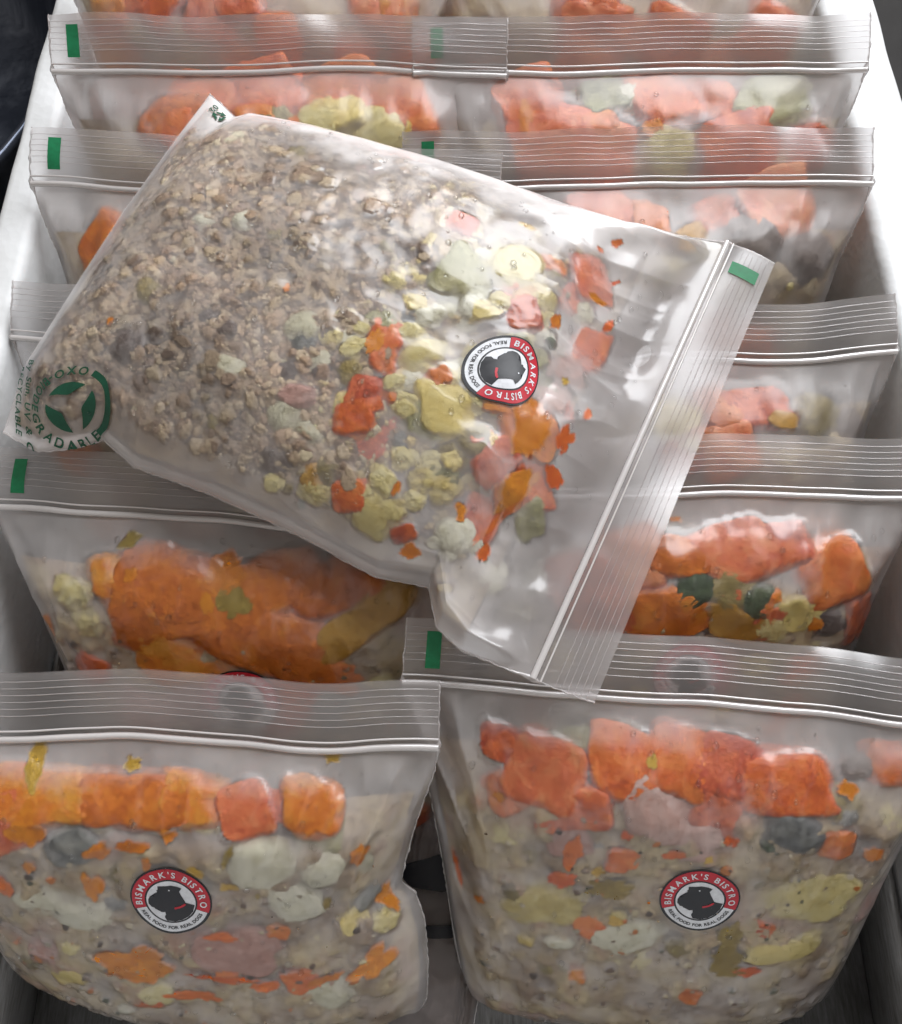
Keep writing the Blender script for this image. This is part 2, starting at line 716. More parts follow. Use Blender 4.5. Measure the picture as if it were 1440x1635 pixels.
# dog head in profile, facing left (unit circle coordinates of the white inner disc)
DOG = [(0.96, -0.12), (0.60, -0.02), (0.42, 0.36), (0.36, 0.52), (0.46, 0.70), (0.30, 0.76), (0.02, 0.80), (-0.06, 0.62),
       (-0.10, 0.60), (-0.16, 0.76), (-0.50, 0.74), (-0.50, 0.58), (-0.56, 0.52), (-0.52, 0.46), (-0.64, 0.38), (-0.54, 0.34),
       (-0.46, 0.30), (-0.56, 0.24), (-0.84, 0.22), (-0.92, 0.06), (-0.92, -0.14), (-0.80, -0.30), (-0.70, -0.32), (-0.66, -0.38),
       (-0.56, -0.32), (-0.46, -0.44), (-0.40, -0.52), (-0.34, -0.42), (-0.22, -0.32), (-0.12, -0.18), (-0.14, -0.34), (-0.26, -0.50),
       (-0.24, -0.62), (-0.30, -0.76), (-0.22, -0.95), (0.10, -0.985), (0.40, -0.90), (0.70, -0.70), (0.88, -0.45)]
COLLAR = [(0.12, -0.26), (0.34, -0.20), (0.56, -0.05), (0.61, -0.10), (0.52, -0.20), (0.36, -0.29), (0.14, -0.36)]


# ------------------------------------------------------------------ bags
class Bag:
    """a zip bag: F(s,t) front sheet, B(s,t) back sheet (t 0 bottom .. 1 zip), G(s,f) flap above the zip"""

    def finish_grid(self, ns, nt):
        self.ns, self.nt = ns, nt
        s = np.linspace(-1, 1, ns)
        t = np.linspace(0, 1, nt)
        S, T = np.meshgrid(s, t)
        self.S, self.T = S, T
        self.P0 = self.F(S, T)
        self.N0 = self.normals(self.P0)
        self.px, self.depth = project(self.P0)
        self.P = self.P0.copy()

    def normals(self, P):
        du = np.gradient(P, axis=1)
        dv = np.gradient(P, axis=0)
        n = np.cross(du, dv)
        n /= np.linalg.norm(n, axis=-1)[..., None] + 1e-15
        return n

    def st_of(self, px, py):
        d = (self.px[..., 0] - px) ** 2 + (self.px[..., 1] - py) ** 2
        i = np.unravel_index(np.argmin(d), d.shape)
        return self.S[i], self.T[i]

    def samp(self, arr, s, t):
        """bilinear look-up of a grid array"""
        x = np.clip((np.asarray(s) + 1) / 2 * (self.ns - 1), 0, self.ns - 1.001)
        y = np.clip(np.asarray(t) * (self.nt - 1), 0, self.nt - 1.001)
        i, j = y.astype(int), x.astype(int)
        fy, fx = (y - i)[..., None], (x - j)[..., None]
        return (arr[i, j] * (1 - fy) * (1 - fx) + arr[i + 1, j] * fy * (1 - fx) + arr[i, j + 1] * (1 - fy) * fx + arr[i + 1, j + 1] * fy * fx)

    def metric(self, s0, t0):
        e = 0.08
        return (np.linalg.norm(self.samp(self.P, s0 + e, t0) - self.samp(self.P, s0 - e, t0)) / (2 * e),
                np.linalg.norm(self.samp(self.P, s0, t0 + e) - self.samp(self.P, s0, t0 - e)) / (2 * e))

    def map2d(self, V2, s0, t0, lift, base=None):
        """flat print (metres, y towards the zip) laid on the final film"""
        e = 0.08
        ls = np.linalg.norm(self.samp(self.P, s0 + e, t0) - self.samp(self.P, s0 - e, t0)) / (2 * e)
        lt = np.linalg.norm(self.samp(self.P, s0, t0 + e) - self.samp(self.P, s0, t0 - e)) / (2 * e)
        Js = (self.samp(self.P, s0 + e, t0) - self.samp(self.P, s0 - e, t0)) / (2 * e)
        Jt = (self.samp(self.P, s0, t0 + e) - self.samp(self.P, s0, t0 - e)) / (2 * e)
        e2 = Jt / np.linalg.norm(Jt)
        b = Js @ e2
        a = np.linalg.norm(Js - b * e2)
        ds = V2[:, 0] / a
        s = s0 + ds
        t = t0 + (V2[:, 1] - b * ds) / lt
        return self.samp(self.Ps if base is None else base, s, t) + self.samp(self.N, s, t) * lift


class StandingBag(Bag):
    def __init__(self, A, B, lean, flap_lean, seed, T=1.0, wid=1.0, L=1.0, flap=0.0185, dx=0.0, skew=(0, 0), right=None, Tb=None):
        Tb = T if Tb is None else Tb
        self.skew, self.right = skew, right
        self.A, self.Bp = A, B
        self.O = (A + B) / 2
        self.W = np.linalg.norm(B - A)
        self.X = (B - A) / self.W
        self.lean, self.fl, self.seed, self.flap, self.dx = math.radians(lean), math.radians(flap_lean), seed, flap, dx
        self.Y = np.cross(np.array([0, 0, 1.0]), self.X)
        self.Y /= np.linalg.norm(self.Y)
        self.Z = np.cross(self.X, self.Y)
        tt = [0, .08, .2, .4, .6, .78, .89, .95, 1]
        _, self.fv = smooth_curve(tt, np.array([-.124, -.120, -.106, -.078, -.050, -.0265, -.0145, -.007, 0]) * L, sig=10)
        _, self.fn = smooth_curve(tt, np.array([-.010, .003, .012, .0165, .0185, .0185, .0130, .0055, 0]) * T, sig=10)
        _, self.bv = smooth_curve(tt, np.array([-.124, -.123, -.112, -.08, -.050, -.026, -.014, -.007, 0]) * L, sig=10)
        _, self.bn = smooth_curve(tt, np.array([-.010, -.017, -.021, -.021, -.018, -.011, -.004, -.001, 0]) * Tb, sig=10)
        _, self.w = smooth_curve([0, .12, .3, .55, .8, .93, 1], np.array([.66, .74, .80, .86, .93, .985, 1.0]) * self.W / 2, sig=16)
        self.w *= wid * np.linspace(1, 1 / wid, len(self.w)) ** 1
        self.vmin = -.112 * L
        self.fine = 0.0009

    def wob(self, s):
        return pn(np.stack([np.asarray(s) * 1.3 + self.seed * 5.7, np.asarray(s) * 0, np.asarray(s) * 0 + self.seed], -1)) * 0.0048 + pn(np.stack([np.asarray(s) * 3.4 + self.seed, np.asarray(s) * 0 + 4.4, np.asarray(s) * 0], -1)) * 0.0014

    def frame(self, a):
        V = math.sin(a) * self.Y + math.cos(a) * self.Z
        N = -math.cos(a) * self.Y + math.sin(a) * self.Z
        return V, N

    def sheet(self, s, t, pv, pnn, sign):
        s, t = np.asarray(s, float), np.asarray(t, float)
        q = np.linspace(0, 1, 400)
        v, n, w = np.interp(t, q, pv), np.interp(t, q, pnn), np.interp(t, q, self.w)
        b = np.clip(1 - np.abs(s) ** 3.4, 0, 1) ** 0.62
        vm = np.maximum(v, self.vmin)
        nm = -0.003 * (1 - t)
        vv = vm + (v - vm) * b
        nn = nm + (n - nm) * b
        if self.right:
            w = w * (1 + (np.interp(t, *self.right) - 1) * sstep(0.3, 1, s))
        x = s * w + self.dx * (1 - t)
        vv = vv + (self.skew[0] * np.clip(-s, 0, 1) ** 1.6 + self.skew[1] * np.clip(s, 0, 1) ** 1.6) * (1 - t) ** 1.5
        V, N = self.frame(self.lean)
        P = self.O + x[..., None] * self.X + vv[..., None] * V + nn[..., None] * N
        k = P * 55 + self.seed * 11.3
        free = sstep(0, .05, 1 - np.abs(s)) * sstep(1.0, .93, t)
        wr = fbm(k, 3) * 0.0016
        # creases that run down from the zip corners
        cr = np.abs(pn(np.stack([s * 6 + (1 - t) * 2.2 * np.sign(s), (1 - t) * 1.4, s * 0 + self.seed * 3.1], -1)))
        wr = wr + (0.16 - cr) * 0.010 * sstep(0.45, 0.95, np.abs(s)) * sstep(0.35, 0.8, t)
        fine = 0.1 - np.abs(pn(np.stack([s * 9 + t * 4, t * 7 - s * 3, s * 0 + self.seed * 1.9], -1)))
        wr = wr + fine * 0.0022 * sstep(.5, .9, np.maximum(np.abs(s), t))
        P = P + (self.wob(s) * sstep(.55, 1.0, t))[..., None] * self.Y
        return P + (wr * free * sign)[..., None] * N

    def F(self, s, t):
        return self.sheet(s, t, self.fv, self.fn, 1)

    def B(self, s, t):
        return self.sheet(s, t, self.bv, self.bn, -1)

    def G(self, s, f, lift=0.0):
        s, f = np.asarray(s, float), np.asarray(f, float)
        a = self.lean + (self.fl - self.lean) * np.clip(f * 2.2, 0, 1)
        # integrate the bend along the flap
        fs = np.linspace(0, 1, 30)
        aa = self.lean + (self.fl - self.lean) * np.clip(fs * 2.2, 0, 1)
        yy = np.concatenate([[0], np.cumsum(np.sin((aa[1:] + aa[:-1]) / 2) * np.diff(fs))]) * self.flap
        zz = np.concatenate([[0], np.cumsum(np.cos((aa[1:] + aa[:-1]) / 2) * np.diff(fs))]) * self.flap
        y, z = np.interp(f, fs, yy), np.interp(f, fs, zz)
        P = self.O + (s * self.W / 2)[..., None] * self.X + (y + self.wob(s))[..., None] * self.Y + z[..., None] * self.Z
        wav = (pn(np.stack([s * 2.2 + self.seed, f * 0.7, f * 0 + self.seed * 1.7], -1)) * 0.0075 + pn(np.stack([s * 6.0 + self.seed, f * 1.2, f * 0 + self.seed * 2.7], -1)) * 0.0020) * f
        n = -np.cos(a)[..., None] * self.Y + np.sin(a)[..., None] * self.Z
        return P + (wav + lift)[..., None] * n if np.ndim(wav) else P + (wav + lift) * n


LY_Z0, LY_Y0, LY_SL = 0.119, 0.17, 0.12


class LyingBag(Bag):
    top = [(335, 150), (352, 165), (375, 188), (402, 182), (500, 202), (600, 230), (700, 258), (860, 312), (1000, 362), (1080, 376), (1160, 388)]
    bot = [(5, 690), (60, 722), (120, 716), (165, 703), (215, 747), (330, 787), (480, 857), (600, 922), (684, 937), (697, 1003), (735, 1038), (850, 1084)]
    end = [(335, 150), (285, 215), (200, 332), (110, 470), (40, 580), (5, 690)]
    flap_end = [(1232, 430), (948, 1124)]

    def __init__(self):
        h = lambda p: hit_plane(p[0], p[1], LY_Z0, LY_Y0, LY_SL)
        self.ct = self.curve([h(p) for p in self.top])
        self.cb = self.curve([h(p) for p in self.bot])
        self.ce = self.curve([h(p) for p in self.end])
        self.fe = [h(p) for p in self.flap_end]
        n = np.array([0, -LY_SL, 1.0])
        self.NN = n / np.linalg.norm(n)
        self.seed = 41
        self.W = np.linalg.norm(h(self.top[-1]) - h(self.bot[-1]))

    def curve(self, P):
        P = np.array(P)
        d = np.concatenate([[0], np.cumsum(np.linalg.norm(np.diff(P, axis=0), axis=1))])
        return d / d[-1], P

    def ev(self, c, t):
        return np.stack([np.interp(t, c[0], c[1][:, i]) for i in range(3)], -1)

    def base(self, s, t):
        a = (np.asarray(s) + 1) / 2
        Pt, Pb = self.ev(self.ct, t), self.ev(self.cb, t)
        # bowed bottom edge fades out along the bag
        Pe = self.ev(self.ce, a)
        l0 = self.ct[1][0] + (self.cb[1][0] - self.ct[1][0]) * a[..., None]
        bow = (Pe - l0) * (np.clip(1 - t * 2.5, 0, 1) ** 2)[..., None]
        return Pt * (1 - a[..., None]) + Pb * a[..., None] + bow

    def prof(self, s, t):
        q = np.linspace(0, 1, 300)
        if not hasattr(self, '_pf'):
            self._pf = smooth_curve([0, .05, .14, .3, .5, .68, .78, .88, .96, 1], [0, .45, .86, 1.0, 1.0, .96, .80, .36, .05, 0], 300, 8)[1]
        b = np.clip(1 - np.abs(s) ** 2.6, 0, 1) ** 0.72
        return np.interp(t, q, self._pf) * b

    def F(self, s, t):
        s, t = np.asarray(s, float), np.asarray(t, float)
        P = self.base(s, t)
        h = 0.0235 * self.prof(s, t)
        edge = sstep(0, .06, 1 - np.abs(s)) * sstep(1.0, .93, t) * sstep(0, .03, t)
        h = h + fbm(P * 42 + 3.0, 3) * 0.0013 * edge
        # sharp folds of slack film towards the zip
        u = np.stack([s * 3.0 + t * 1.2, t * 1.6 - s * 0.5, s * 0 + 5.5], -1)
        rd = 0.22 - np.abs(pn(u * np.array([.50, .95, 1]) + 3.1))
        rd2 = 0.2 - np.abs(pn(u * 1.7 + 9))
        zone = sstep(.66, .86, t) * sstep(1.0, .94, t)
        rd3 = 0.12 - np.abs(pn(u * np.array([2.2, 5.5, 1]) + 21)) - 0.5 * np.abs(pn(u * np.array([2.4, 3, 1]) + 31))
        h = h + (rd * 0.024 + rd2 * 0.003 + rd3 * 0.0010) * zone * edge + rd3 * 0.00035 * edge
        zone2 = sstep(.75, .97, np.abs(s))
        h = h + rd2 * 0.004 * zone2 * edge
        return P + h[..., None] * self.NN

    def B(self, s, t):
        s, t = np.asarray(s, float), np.asarray(t, float)
        return self.base(s, t) - (0.011 * self.prof(s, t))[..., None] * self.NN

    def G(self, s, f, lift=0.0):
        s, f = np.asarray(s, float), np.asarray(f, float)
        z0, z1 = self.ct[1][-1], self.cb[1][-1]
        a = ((s + 1) / 2)[..., None]
        P = (z0 * (1 - a) + z1 * a) * (1 - f[..., None]) + (self.fe[0] * (1 - a) + self.fe[1] * a) * f[..., None]
        wav = pn(np.stack([s * 1.8 + 2.2, f * 0.8, f * 0 + 0.7], -1)) * 0.004 * f + 0.004 * f * sstep(0.4, 1, -s)
        return P + (wav + lift)[..., None] * self.NN


def sphere_rays(bvh, P, N, start, far):
    """distance from P inwards (along -N) to the food, clipped to far"""
    out = np.full(len(P), far)
    rc = bvh.ray_cast
    for i in range(len(P)):
        o = P[i] + N[i] * start
        h = rc(Vector(o), Vector(-N[i]), far + start)
        if h[0] is not None:
            out[i] = h[3] - start
    return out


def blur(A, n):
    for _ in range(n):
        B = A.copy()
        B[1:-1] = (A[:-2] + A[1:-1] * 2 + A[2:]) / 4
        A = B.copy()
        A[:, 1:-1] = (B[:, :-2] + B[:, 1:-1] * 2 + B[:, 2:]) / 4
    return A


def orient(N, spin):
    z = Vector(N).normalized()
    x = z.orthogonal().normalized()
    # keep spin measured from world X as seen on the film
    ref = Vector((1, 0, 0)) - z * z.x
    if ref.length > 0.1:
        x = ref.normalized()
    y = z.cross(x)
    m = Matrix((x, y, z)).transposed().to_4x4()
    return m @ Matrix.Rotation(spin, 4, 'Z')


def build_bag(bag, root, film_mat, pieces, smears, core_fn, ns, nt, hug=0.6, sticker=None, tick=True, drops=60,
              crumbs=None, prints=None, hz=(0.02, 0.45, 0.0003, 0.0045), fblur=2, core_mat='mush', back_n=40, frost=0.0, seed=1):
    g = random.Random(seed)
    gn = np.random.default_rng(seed)
    bag.finish_grid(ns, nt)
    bvh_v, bvh_f, off = [], [], 0
    # ---- core of the frozen food
    cs, ct = core_fn.get('res', (151, 131) if ns > 150 else (81, 71))
    S, T = np.meshgrid(np.linspace(-1, 1, cs), np.linspace(0, 1, ct))
    tmax = core_fn['tmax']
    Tt = T * tmax
    Pf, Nf = bag.F(S * core_fn['smax'], Tt + 0.02), None
    Nf = bag.normals(Pf)
    Pb = bag.B(S * core_fn['smax'], Tt + 0.02)
    dep = core_fn['depth'](S, Tt, Pf)
    rim = np.clip(np.minimum(sstep(0, .10, 1 - np.abs(S)), np.minimum(sstep(0, .06, T), sstep(0, .14, 1 - T))), 0, 1)
    mid = (Pf + Pb) / 2
    top = mid + (Pf - Nf * dep[..., None] - mid) * rim[..., None]
    bot = (mid + (Pb + (Pf - Pb) * 0.08 - mid) * rim[..., None] * 0.96)[::5, ::5]
    V, Fq = join([(top.reshape(-1, 3), grid_faces(ct, cs)), (bot.reshape(-1, 3), grid_faces(*bot.shape[:2])[:, ::-1])])
    me = mesh_np('food_mass', V, Fq)
    if core_mat == 'crumb':
        c = core_fn['tint'](S, Tt, top)
        set_col(me, 'tint', np.concatenate([c.reshape(-1, 3), c[::5, ::5].reshape(-1, 3)]))
    food = link('food_filling', me, M[core_mat], root)
    bvh_v.append(V)
    bvh_f += (Fq).tolist()
    off += len(V)
    # ---- pieces
    PF, NF = bag.P0.reshape(-1, 3), bag.N0.reshape(-1, 3)
    kd = KDTree(len(PF))
    for a in range(len(PF)):
        kd.insert(PF[a], a)
    kd.balance()
    for pc in pieces:
        kind, px, py, r = pc[:4]
        opt = pc[4] if len(pc) > 4 else {}
        nm, shp, mt = KIND[kind]
        if opt.get('st'):
            s, t = px, py
        else:
            s, t = bag.st_of(px, py)
        s = float(np.clip(s, -.93, .93))
        P = bag.samp(bag.P0, s, t)
        N = bag.samp(bag.N0, s, t)
        N = N / np.linalg.norm(N)
        if not opt.get('st'):
            r = r * float(bag.samp(bag.depth[..., None], s, t)[0]) / FPX
        asp = opt.get('asp', g.uniform(0.72, 1.0))
        rz = min(r * opt.get('thick', g.uniform(.55, .8)), 0.0095)
        dlt = opt.get('deep', g.uniform(0.0, 0.0016))
        pos = P - N * (rz * 0.80 + dlt * 1.2 + g.uniform(0, 0.0006))
        i = g.randrange(len(SHAPES[shp]))
        spin = math.radians(opt['rot']) if 'rot' in opt else g.uniform(-.5, .5)
        tilt = Matrix.Rotation(g.uniform(-.16, .16), 4, 'X') @ Matrix.Rotation(g.uniform(-.16, .16), 4, 'Y')
        mw = np.array(Matrix.Translation(pos) @ orient(N, spin) @ tilt @ Matrix.Diagonal((r, r * asp, rz, 1)))
        v, fc = SHAPES[shp][i]
        vw = v @ mw[:3, :3].T + mw[:3, 3]
        vw = vw + N * (fbm(vw * 330 + g.uniform(0, 40), 3, .6) * 0.0013)[:, None]
        # food is pressed flat where it meets the film
        for a in range(len(vw)):
            _, q, _d = kd.find(vw[a])
            nq = NF[q]
            h = float((vw[a] - PF[q]) @ nq)
            if h > -0.00012:
                vw[a] -= nq * (h + 0.00012)
        me = mesh_np(nm, vw - pos, fc)
        me.materials.append(M[mt])
        o = link(nm, me, None, food)
        o.location = pos
        bvh_v.append(vw)
        bvh_f += (fc + off).tolist()
        off += len(vw)
    # ---- crumbs
    if crumbs:
        n, fn = crumbs
        all_rows = [fn(g) for _ in range(n)]
        Vl, Fl, Cl, k0 = [], [], [], 0
        for (base_v, base_f), rows in ((ICO3, [r_ for r_ in all_rows if r_[2] >= 0.0014]), (ICO2, [r_ for r_ in all_rows if r_[2] < 0.0014])):
            m_ = len(rows)
            if not m_:
                continue
            sv = np.array([r_[0] for r_ in rows])
            tv = np.array([r_[1] for r_ in rows])
            rv = np.array([r_[2] for r_ in rows])
            cv = np.array([r_[3] for r_ in rows])
            rel = np.array([r_[4] for r_ in rows])
            ii = np.clip((tv - .02) / tmax * (ct - 1), 0, ct - 1).astype(int)
            jj = np.clip((sv / core_fn['smax'] + 1) / 2 * (cs - 1), 0, cs - 1).astype(int)
            dl = np.maximum(dep[ii, jj] - rv * rel, 0.0001 + rv * 0.35)
            Pc, Nc = bag.samp(bag.P0, sv, tv), bag.samp(bag.N0, sv, tv)
            Nc = Nc / np.linalg.norm(Nc, axis=1)[:, None]
            sc3 = gn.uniform([.6, .6, .5], [1.3, 1.3, .9], (m_, 3)) * rv[:, None]
            sd = gn.uniform(0, 99, (m_, 1, 3))
            q = base_v[None] * (0.95 + 0.55 * fbm(base_v[None] * 1.4 + sd, 3, .5))[..., None] * sc3[:, None]
            Rm = np.array([np.array((orient(Nc[a], g.uniform(0, 6.28)) @ Matrix.Rotation(g.uniform(-.6, .6), 4, 'X')).to_3x3()) for a in range(m_)])
            q = np.einsum('nvj,nij->nvi', q, Rm)
            hgt = np.einsum('nvi,ni->nv', q, Nc) - dl[:, None]
            q = q - np.maximum(hgt + 0.0001, 0)[..., None] * Nc[:, None] + (Pc - Nc * dl[:, None])[:, None]
            Vc = q.reshape(-1, 3)
            Fc = (base_f[None] + (np.arange(m_) * len(base_v))[:, None, None]).reshape(-1, 3)
            Cs = [np.repeat(cv, len(base_v), 0)]
            Vl.append(Vc)
            Fl.append(Fc + k0)
            Cl += Cs
            k0 += len(Vc)
        Vc, Fc, Cs = np.concatenate(Vl), np.concatenate(Fl), Cl
        me = mesh_np('crumbs', Vc, Fc)
        set_col(me, 'tint', np.concatenate(Cs))
        o = link('mince_crumbs' if n > 2000 else 'food_flecks', me, M['crumb'], food)
        o['kind'] = 'stuff'
        bvh_v.append(Vc)
        bvh_f += (Fc + off).tolist()
        off += len(Vc)
    bvh = BVHTree.FromPolygons([tuple(x) for x in np.concatenate(bvh_v)], bvh_f)
    # ---- front film hugs the food
    far = 0.014
    d = sphere_rays(bvh, bag.P0.reshape(-1, 3), bag.N0.reshape(-1, 3), 0.003, far).reshape(nt, ns)
    db = blur(np.clip(d, -0.003, 0.004), fblur)
    free = sstep(0, .05, 1 - np.abs(bag.S)) * sstep(1.0, .95, bag.T)
    push = np.where(db < 0.0002, db - 0.0003, np.clip(db - 0.0003, 0, 0.0016) * hug)
    push = blur(push, 1)
    lo = d.copy()
    for ax in (0, 1):
        for sh in (-1, 1):
            lo = np.minimum(lo, np.roll(d, sh, ax))
    for sh in ((1, 1), (1, -1), (-1, 1), (-1, -1)):
        lo = np.minimum(lo, np.roll(d, sh, (0, 1)))
    push = np.minimum(push, lo - 0.00015)      # the film always stays outside the food
    bag.P = bag.P0 - bag.N0 * (push * free)[..., None]
    gap = np.clip(d - np.maximum(push, 0) - 0.00012, 0, far)
    u = sstep(.91, 1.0, bag.T + .03 * fbm(bag.P * 60, 2))
    gap = gap * (1 - u) + far * .45 * u
    if sticker:
        s0, t0 = bag.st_of(sticker[0], sticker[1])
        c0 = bag.samp(bag.P0, s0, t0)
        m = sstep(sticker[2] * 1.25, sticker[2] * 1.02, np.linalg.norm(bag.P - c0, axis=-1))[..., None]
        sm = np.stack([blur(bag.P[..., i], 14) for i in range(3)], -1)
        bag.P = bag.P * (1 - m) + (sm + bag.N0 * 0.0002) * m
    bag.N = bag.normals(bag.P)
    bag.Ps = np.stack([blur(bag.P[..., i], 6) for i in range(3)], -1)
    fr = np.zeros_like(gap) + frost
    if hasattr(bag, 'frost_fn'):
        fr = fr + bag.frost_fn(bag.S, bag.T, bag.P)
    clear = np.ones_like(gap)
    # ---- puree pressed against the film
    for sm in smears:
        mt, px, py, rx, ry = sm[:5]
        rot = math.radians(sm[5]) if len(sm) > 5 else 0
        s, t = bag.st_of(px, py)
        dp = float(bag.samp(bag.depth[..., None], s, t)[0]) / FPX
        na, nr = 52, 5
        th = np.linspace(0, 2 * np.pi, na, endpoint=False)
        sd = g.uniform(0, 50)
        ring = 1 + 0.8 * fbm(np.stack([np.cos(th) * 1.2 + sd, np.sin(th) * 1.2, th * 0 + sd], -1), 4, 0.55)
        ring = np.clip(ring, .4, 1.5)
        rr = np.linspace(0.02, 1, nr)
        x0 = (rr[:, None] * ring * np.cos(th)) * rx * dp
        y0 = (rr[:, None] * ring * np.sin(th)) * ry * dp * 1.25
        X = x0 * math.cos(rot) - y0 * math.sin(rot)
        Y = x0 * math.sin(rot) + y0 * math.cos(rot)
        lying = isinstance(bag, LyingBag)
        V2 = np.stack([-Y.ravel(), X.ravel()], -1) if lying else np.stack([X.ravel(), Y.ravel()], -1)
        ls, lt = bag.metric(s, t)
        gx, gy = (bag.S - s) * ls, (bag.T - t) * lt
        if lying:
            gx, gy = gy, -gx
        ux = (gx * math.cos(rot) + gy * math.sin(rot)) / (rx * dp)
        uy = (-gx * math.sin(rot) + gy * math.cos(rot)) / (ry * dp * 1.25)
        ang = np.arctan2(uy, ux) % (2 * np.pi)
        lim = np.interp(ang, np.append(th, 2 * np.pi), np.append(ring, ring[0]))
        clear = np.minimum(clear, sstep(0.85, 1.12, np.hypot(ux, uy) / lim))
        lyt = bag.map2d(V2, s, t, -0.00012, bag.P)
        under = bag.map2d(V2, s, t, -0.0011, bag.P)
        V, Fq = join([(lyt, grid_faces(nr, na, closed_c=True)), (under, grid_faces(nr, na, closed_c=True)[:, ::-1])])
        link('puree_smear', mesh_np('puree_smear', V, Fq), M[mt], food)
    gap = gap * clear
    fr = fr * clear
    me = mesh_np('front_film', bag.P, grid_faces(nt, ns))
    hc, hg, ga, gb = hz
    gj = gap + fbm(bag.P * 420 + seed, 3, .6) * 0.0009 * (gap > 0.00015)
    hv = hc + (hg - hc) * np.clip((gj - ga) / (gb - ga), 0, 1) ** 0.65
    hv = hv * (1 + 0.45 * fbm(bag.P * 70 + seed * 2, 3)) + fr
    if isinstance(bag, LyingBag):
        hv = hv * (1 - 0.6 * sstep(.84, .95, bag.T + .08 * fbm(bag.P * 26 + 2, 3)))     # slack end stayed dry and clear
    set_attr(me, 'haze', np.clip(hv, 0, .95))
    link('front_film', me, M[film_mat], root)
    # ---- back film
    S, T = np.meshgrid(np.linspace(-1, 1, back_n), np.linspace(0, 1, back_n))
    me = mesh_np('back_film', bag.B(S, T), grid_faces(back_n, back_n)[:, ::-1])
    link('back_film', me, M['film_back'], root)
    # ---- flap: two sheets, zip, ribs
    S, Ff = np.meshgrid(np.linspace(-1, 1, 70), np.linspace(0, 1, 14))
    for lift, fend in ((0.0004, 0.985), (-0.0004, 1.0)):
        me = mesh_np('flap_film', bag.G(S, Ff * fend, lift), grid_faces(14, 70))
        link('flap_film', me, M['film_flap'], root)
    sl = np.linspace(-1, 1, 90)
    j = lambda a: fbm(np.stack([sl * 9 + seed, sl * 0, sl * 0 + a], -1), 2) * 0.00012
    # zip: a fat bead with a thinner rail on each side
    for f0, r, lft in ((0.0, 0.00105, 0.0005), (0.13, 0.00032, 0.0005)):
        v, f = tube(bag.G(sl, sl * 0 + f0, lft + j(f0)), r, 8)
        link('zip_seal', mesh_np('zip_seal', v, f), M['zip'], root)
    nrib = 6
    for i in range(nrib):
        f0 = 0.36 + 0.50 * i / (nrib - 1)
        v, f = tube(bag.G(sl * 0.995, sl * 0 + f0, 0.0005 + j(i + 1)), 0.00013 * (1 + 0.5 * fbm(np.stack([sl * 6, sl * 0 + i * 3.3, sl * 0 + seed], -1), 2)), 5)
        link('grip_rib', mesh_np('grip_rib', v, f), M['rib'], root)
    # ---- heat sealed side seams
    tt = np.linspace(0.0, 1, 240)
    ff = np.linspace(0.01, 1, 60)
    bagX = bag.G(np.array(1.0), np.array(0.0)) - bag.G(np.array(-1.0), np.array(0.0))
    bagX = bagX.ravel() / np.linalg.norm(bagX)
    for sd in (-1, 1):
        P = np.concatenate([bag.F(tt * 0 + sd, tt), bag.G(ff * 0 + sd, ff)])
        jit = pn(P * 1500 + seed) * 0.6 + pn(P * 450 + seed) * 0.8
        P = P + bagX * (pn(P * 520 + seed + 9) * 0.0005)[:, None]
        rad = np.clip(0.00026 + jit * 0.00034, 0.00010, 0.0009)
        nearzip = np.exp(-((np.arange(len(P)) - len(tt)) / 5.0) ** 2)
        rad = rad + nearzip * 0.0007
        v, f = tube(P, rad, 6)
        link('side_seam', mesh_np('side_seam', v, f), M['seam'], root)
    # ---- green tick
    if tick:
        a, b = np.meshgrid(np.linspace(0, 1, 4), np.linspace(0, 1, 14))
        wS = 0.0042 / (bag.W / 2)
        s0 = -1 + 0.0062 / (bag.W / 2)
        edge = 0.02 * np.sin(b * 40) * (a - 0.5)
        me = mesh_np('tick_mark', bag.G(s0 + (a + edge) * wS, 0.24 + b * 0.56, 0.00075), grid_faces(14, 4))
        link('tick_mark', me, M['ink_green'], root)
    # ---- sticker
    if sticker:
        px, py, rad, rot = sticker
        s, t = bag.st_of(px, py)
        cr, sr = math.cos(math.radians(rot)), math.sin(math.radians(rot))

        def lay(nm, V2, Fc, mat, lift, par, label=None):
            V2 = np.asarray(V2) * rad
            V2 = np.stack([V2[:, 0] * cr - V2[:, 1] * sr, V2[:, 0] * sr + V2[:, 1] * cr], -1)
            o = link(nm, mesh_np(nm, bag.map2d(V2, s, t, lift), Fc), M[mat], par)
            if label:
                o['label'] = label
            return o
        z = 0.00022
        st = lay('sticker', *disc2d(0.001, 1.0), 'ink_black', z, root, 'round brand sticker with a black terrier emblem')
        lay('red_band', *disc2d(0.645, 0.955, -18, 198, 60, 4), 'ink_red', z + .00008, st)
        lay('white_band', *disc2d(0.645, 0.925, 198.5, 341.5, 44, 4), 'ink_white', z + .00008, st)
        lay('white_disc', *disc2d(0.001, 0.60), 'ink_white', z + .00008, st)
        dv, df = poly2d([(x * .6, y * .6) for x, y in DOG], 2)
        lay('dog_emblem', dv, df, 'ink_black', z + .00017, st)
        dv, df = poly2d([(x * .6, y * .6) for x, y in COLLAR], 1)
        lay('collar', dv, df, 'ink_red', z + .00026, st)
        dv, df = disc2d(0.0001, 0.022, na=10, nr=2)
        lay('eye', dv + np.array([-0.03, 0.34]), df, 'ink_white', z + .00026, st)
        lay('lettering', *arc_text("BISMARK'S BISTRO", 0.795, 0.235, 193, -13), 'ink_white', z + .00017, st)
        lay('lettering', *arc_text("REAL FOOD FOR REAL DOGS", 0.79, 0.135, 204, 336, inward=True), 'ink_black', z + .00017, st)
    if prints:
        prints(bag, root)
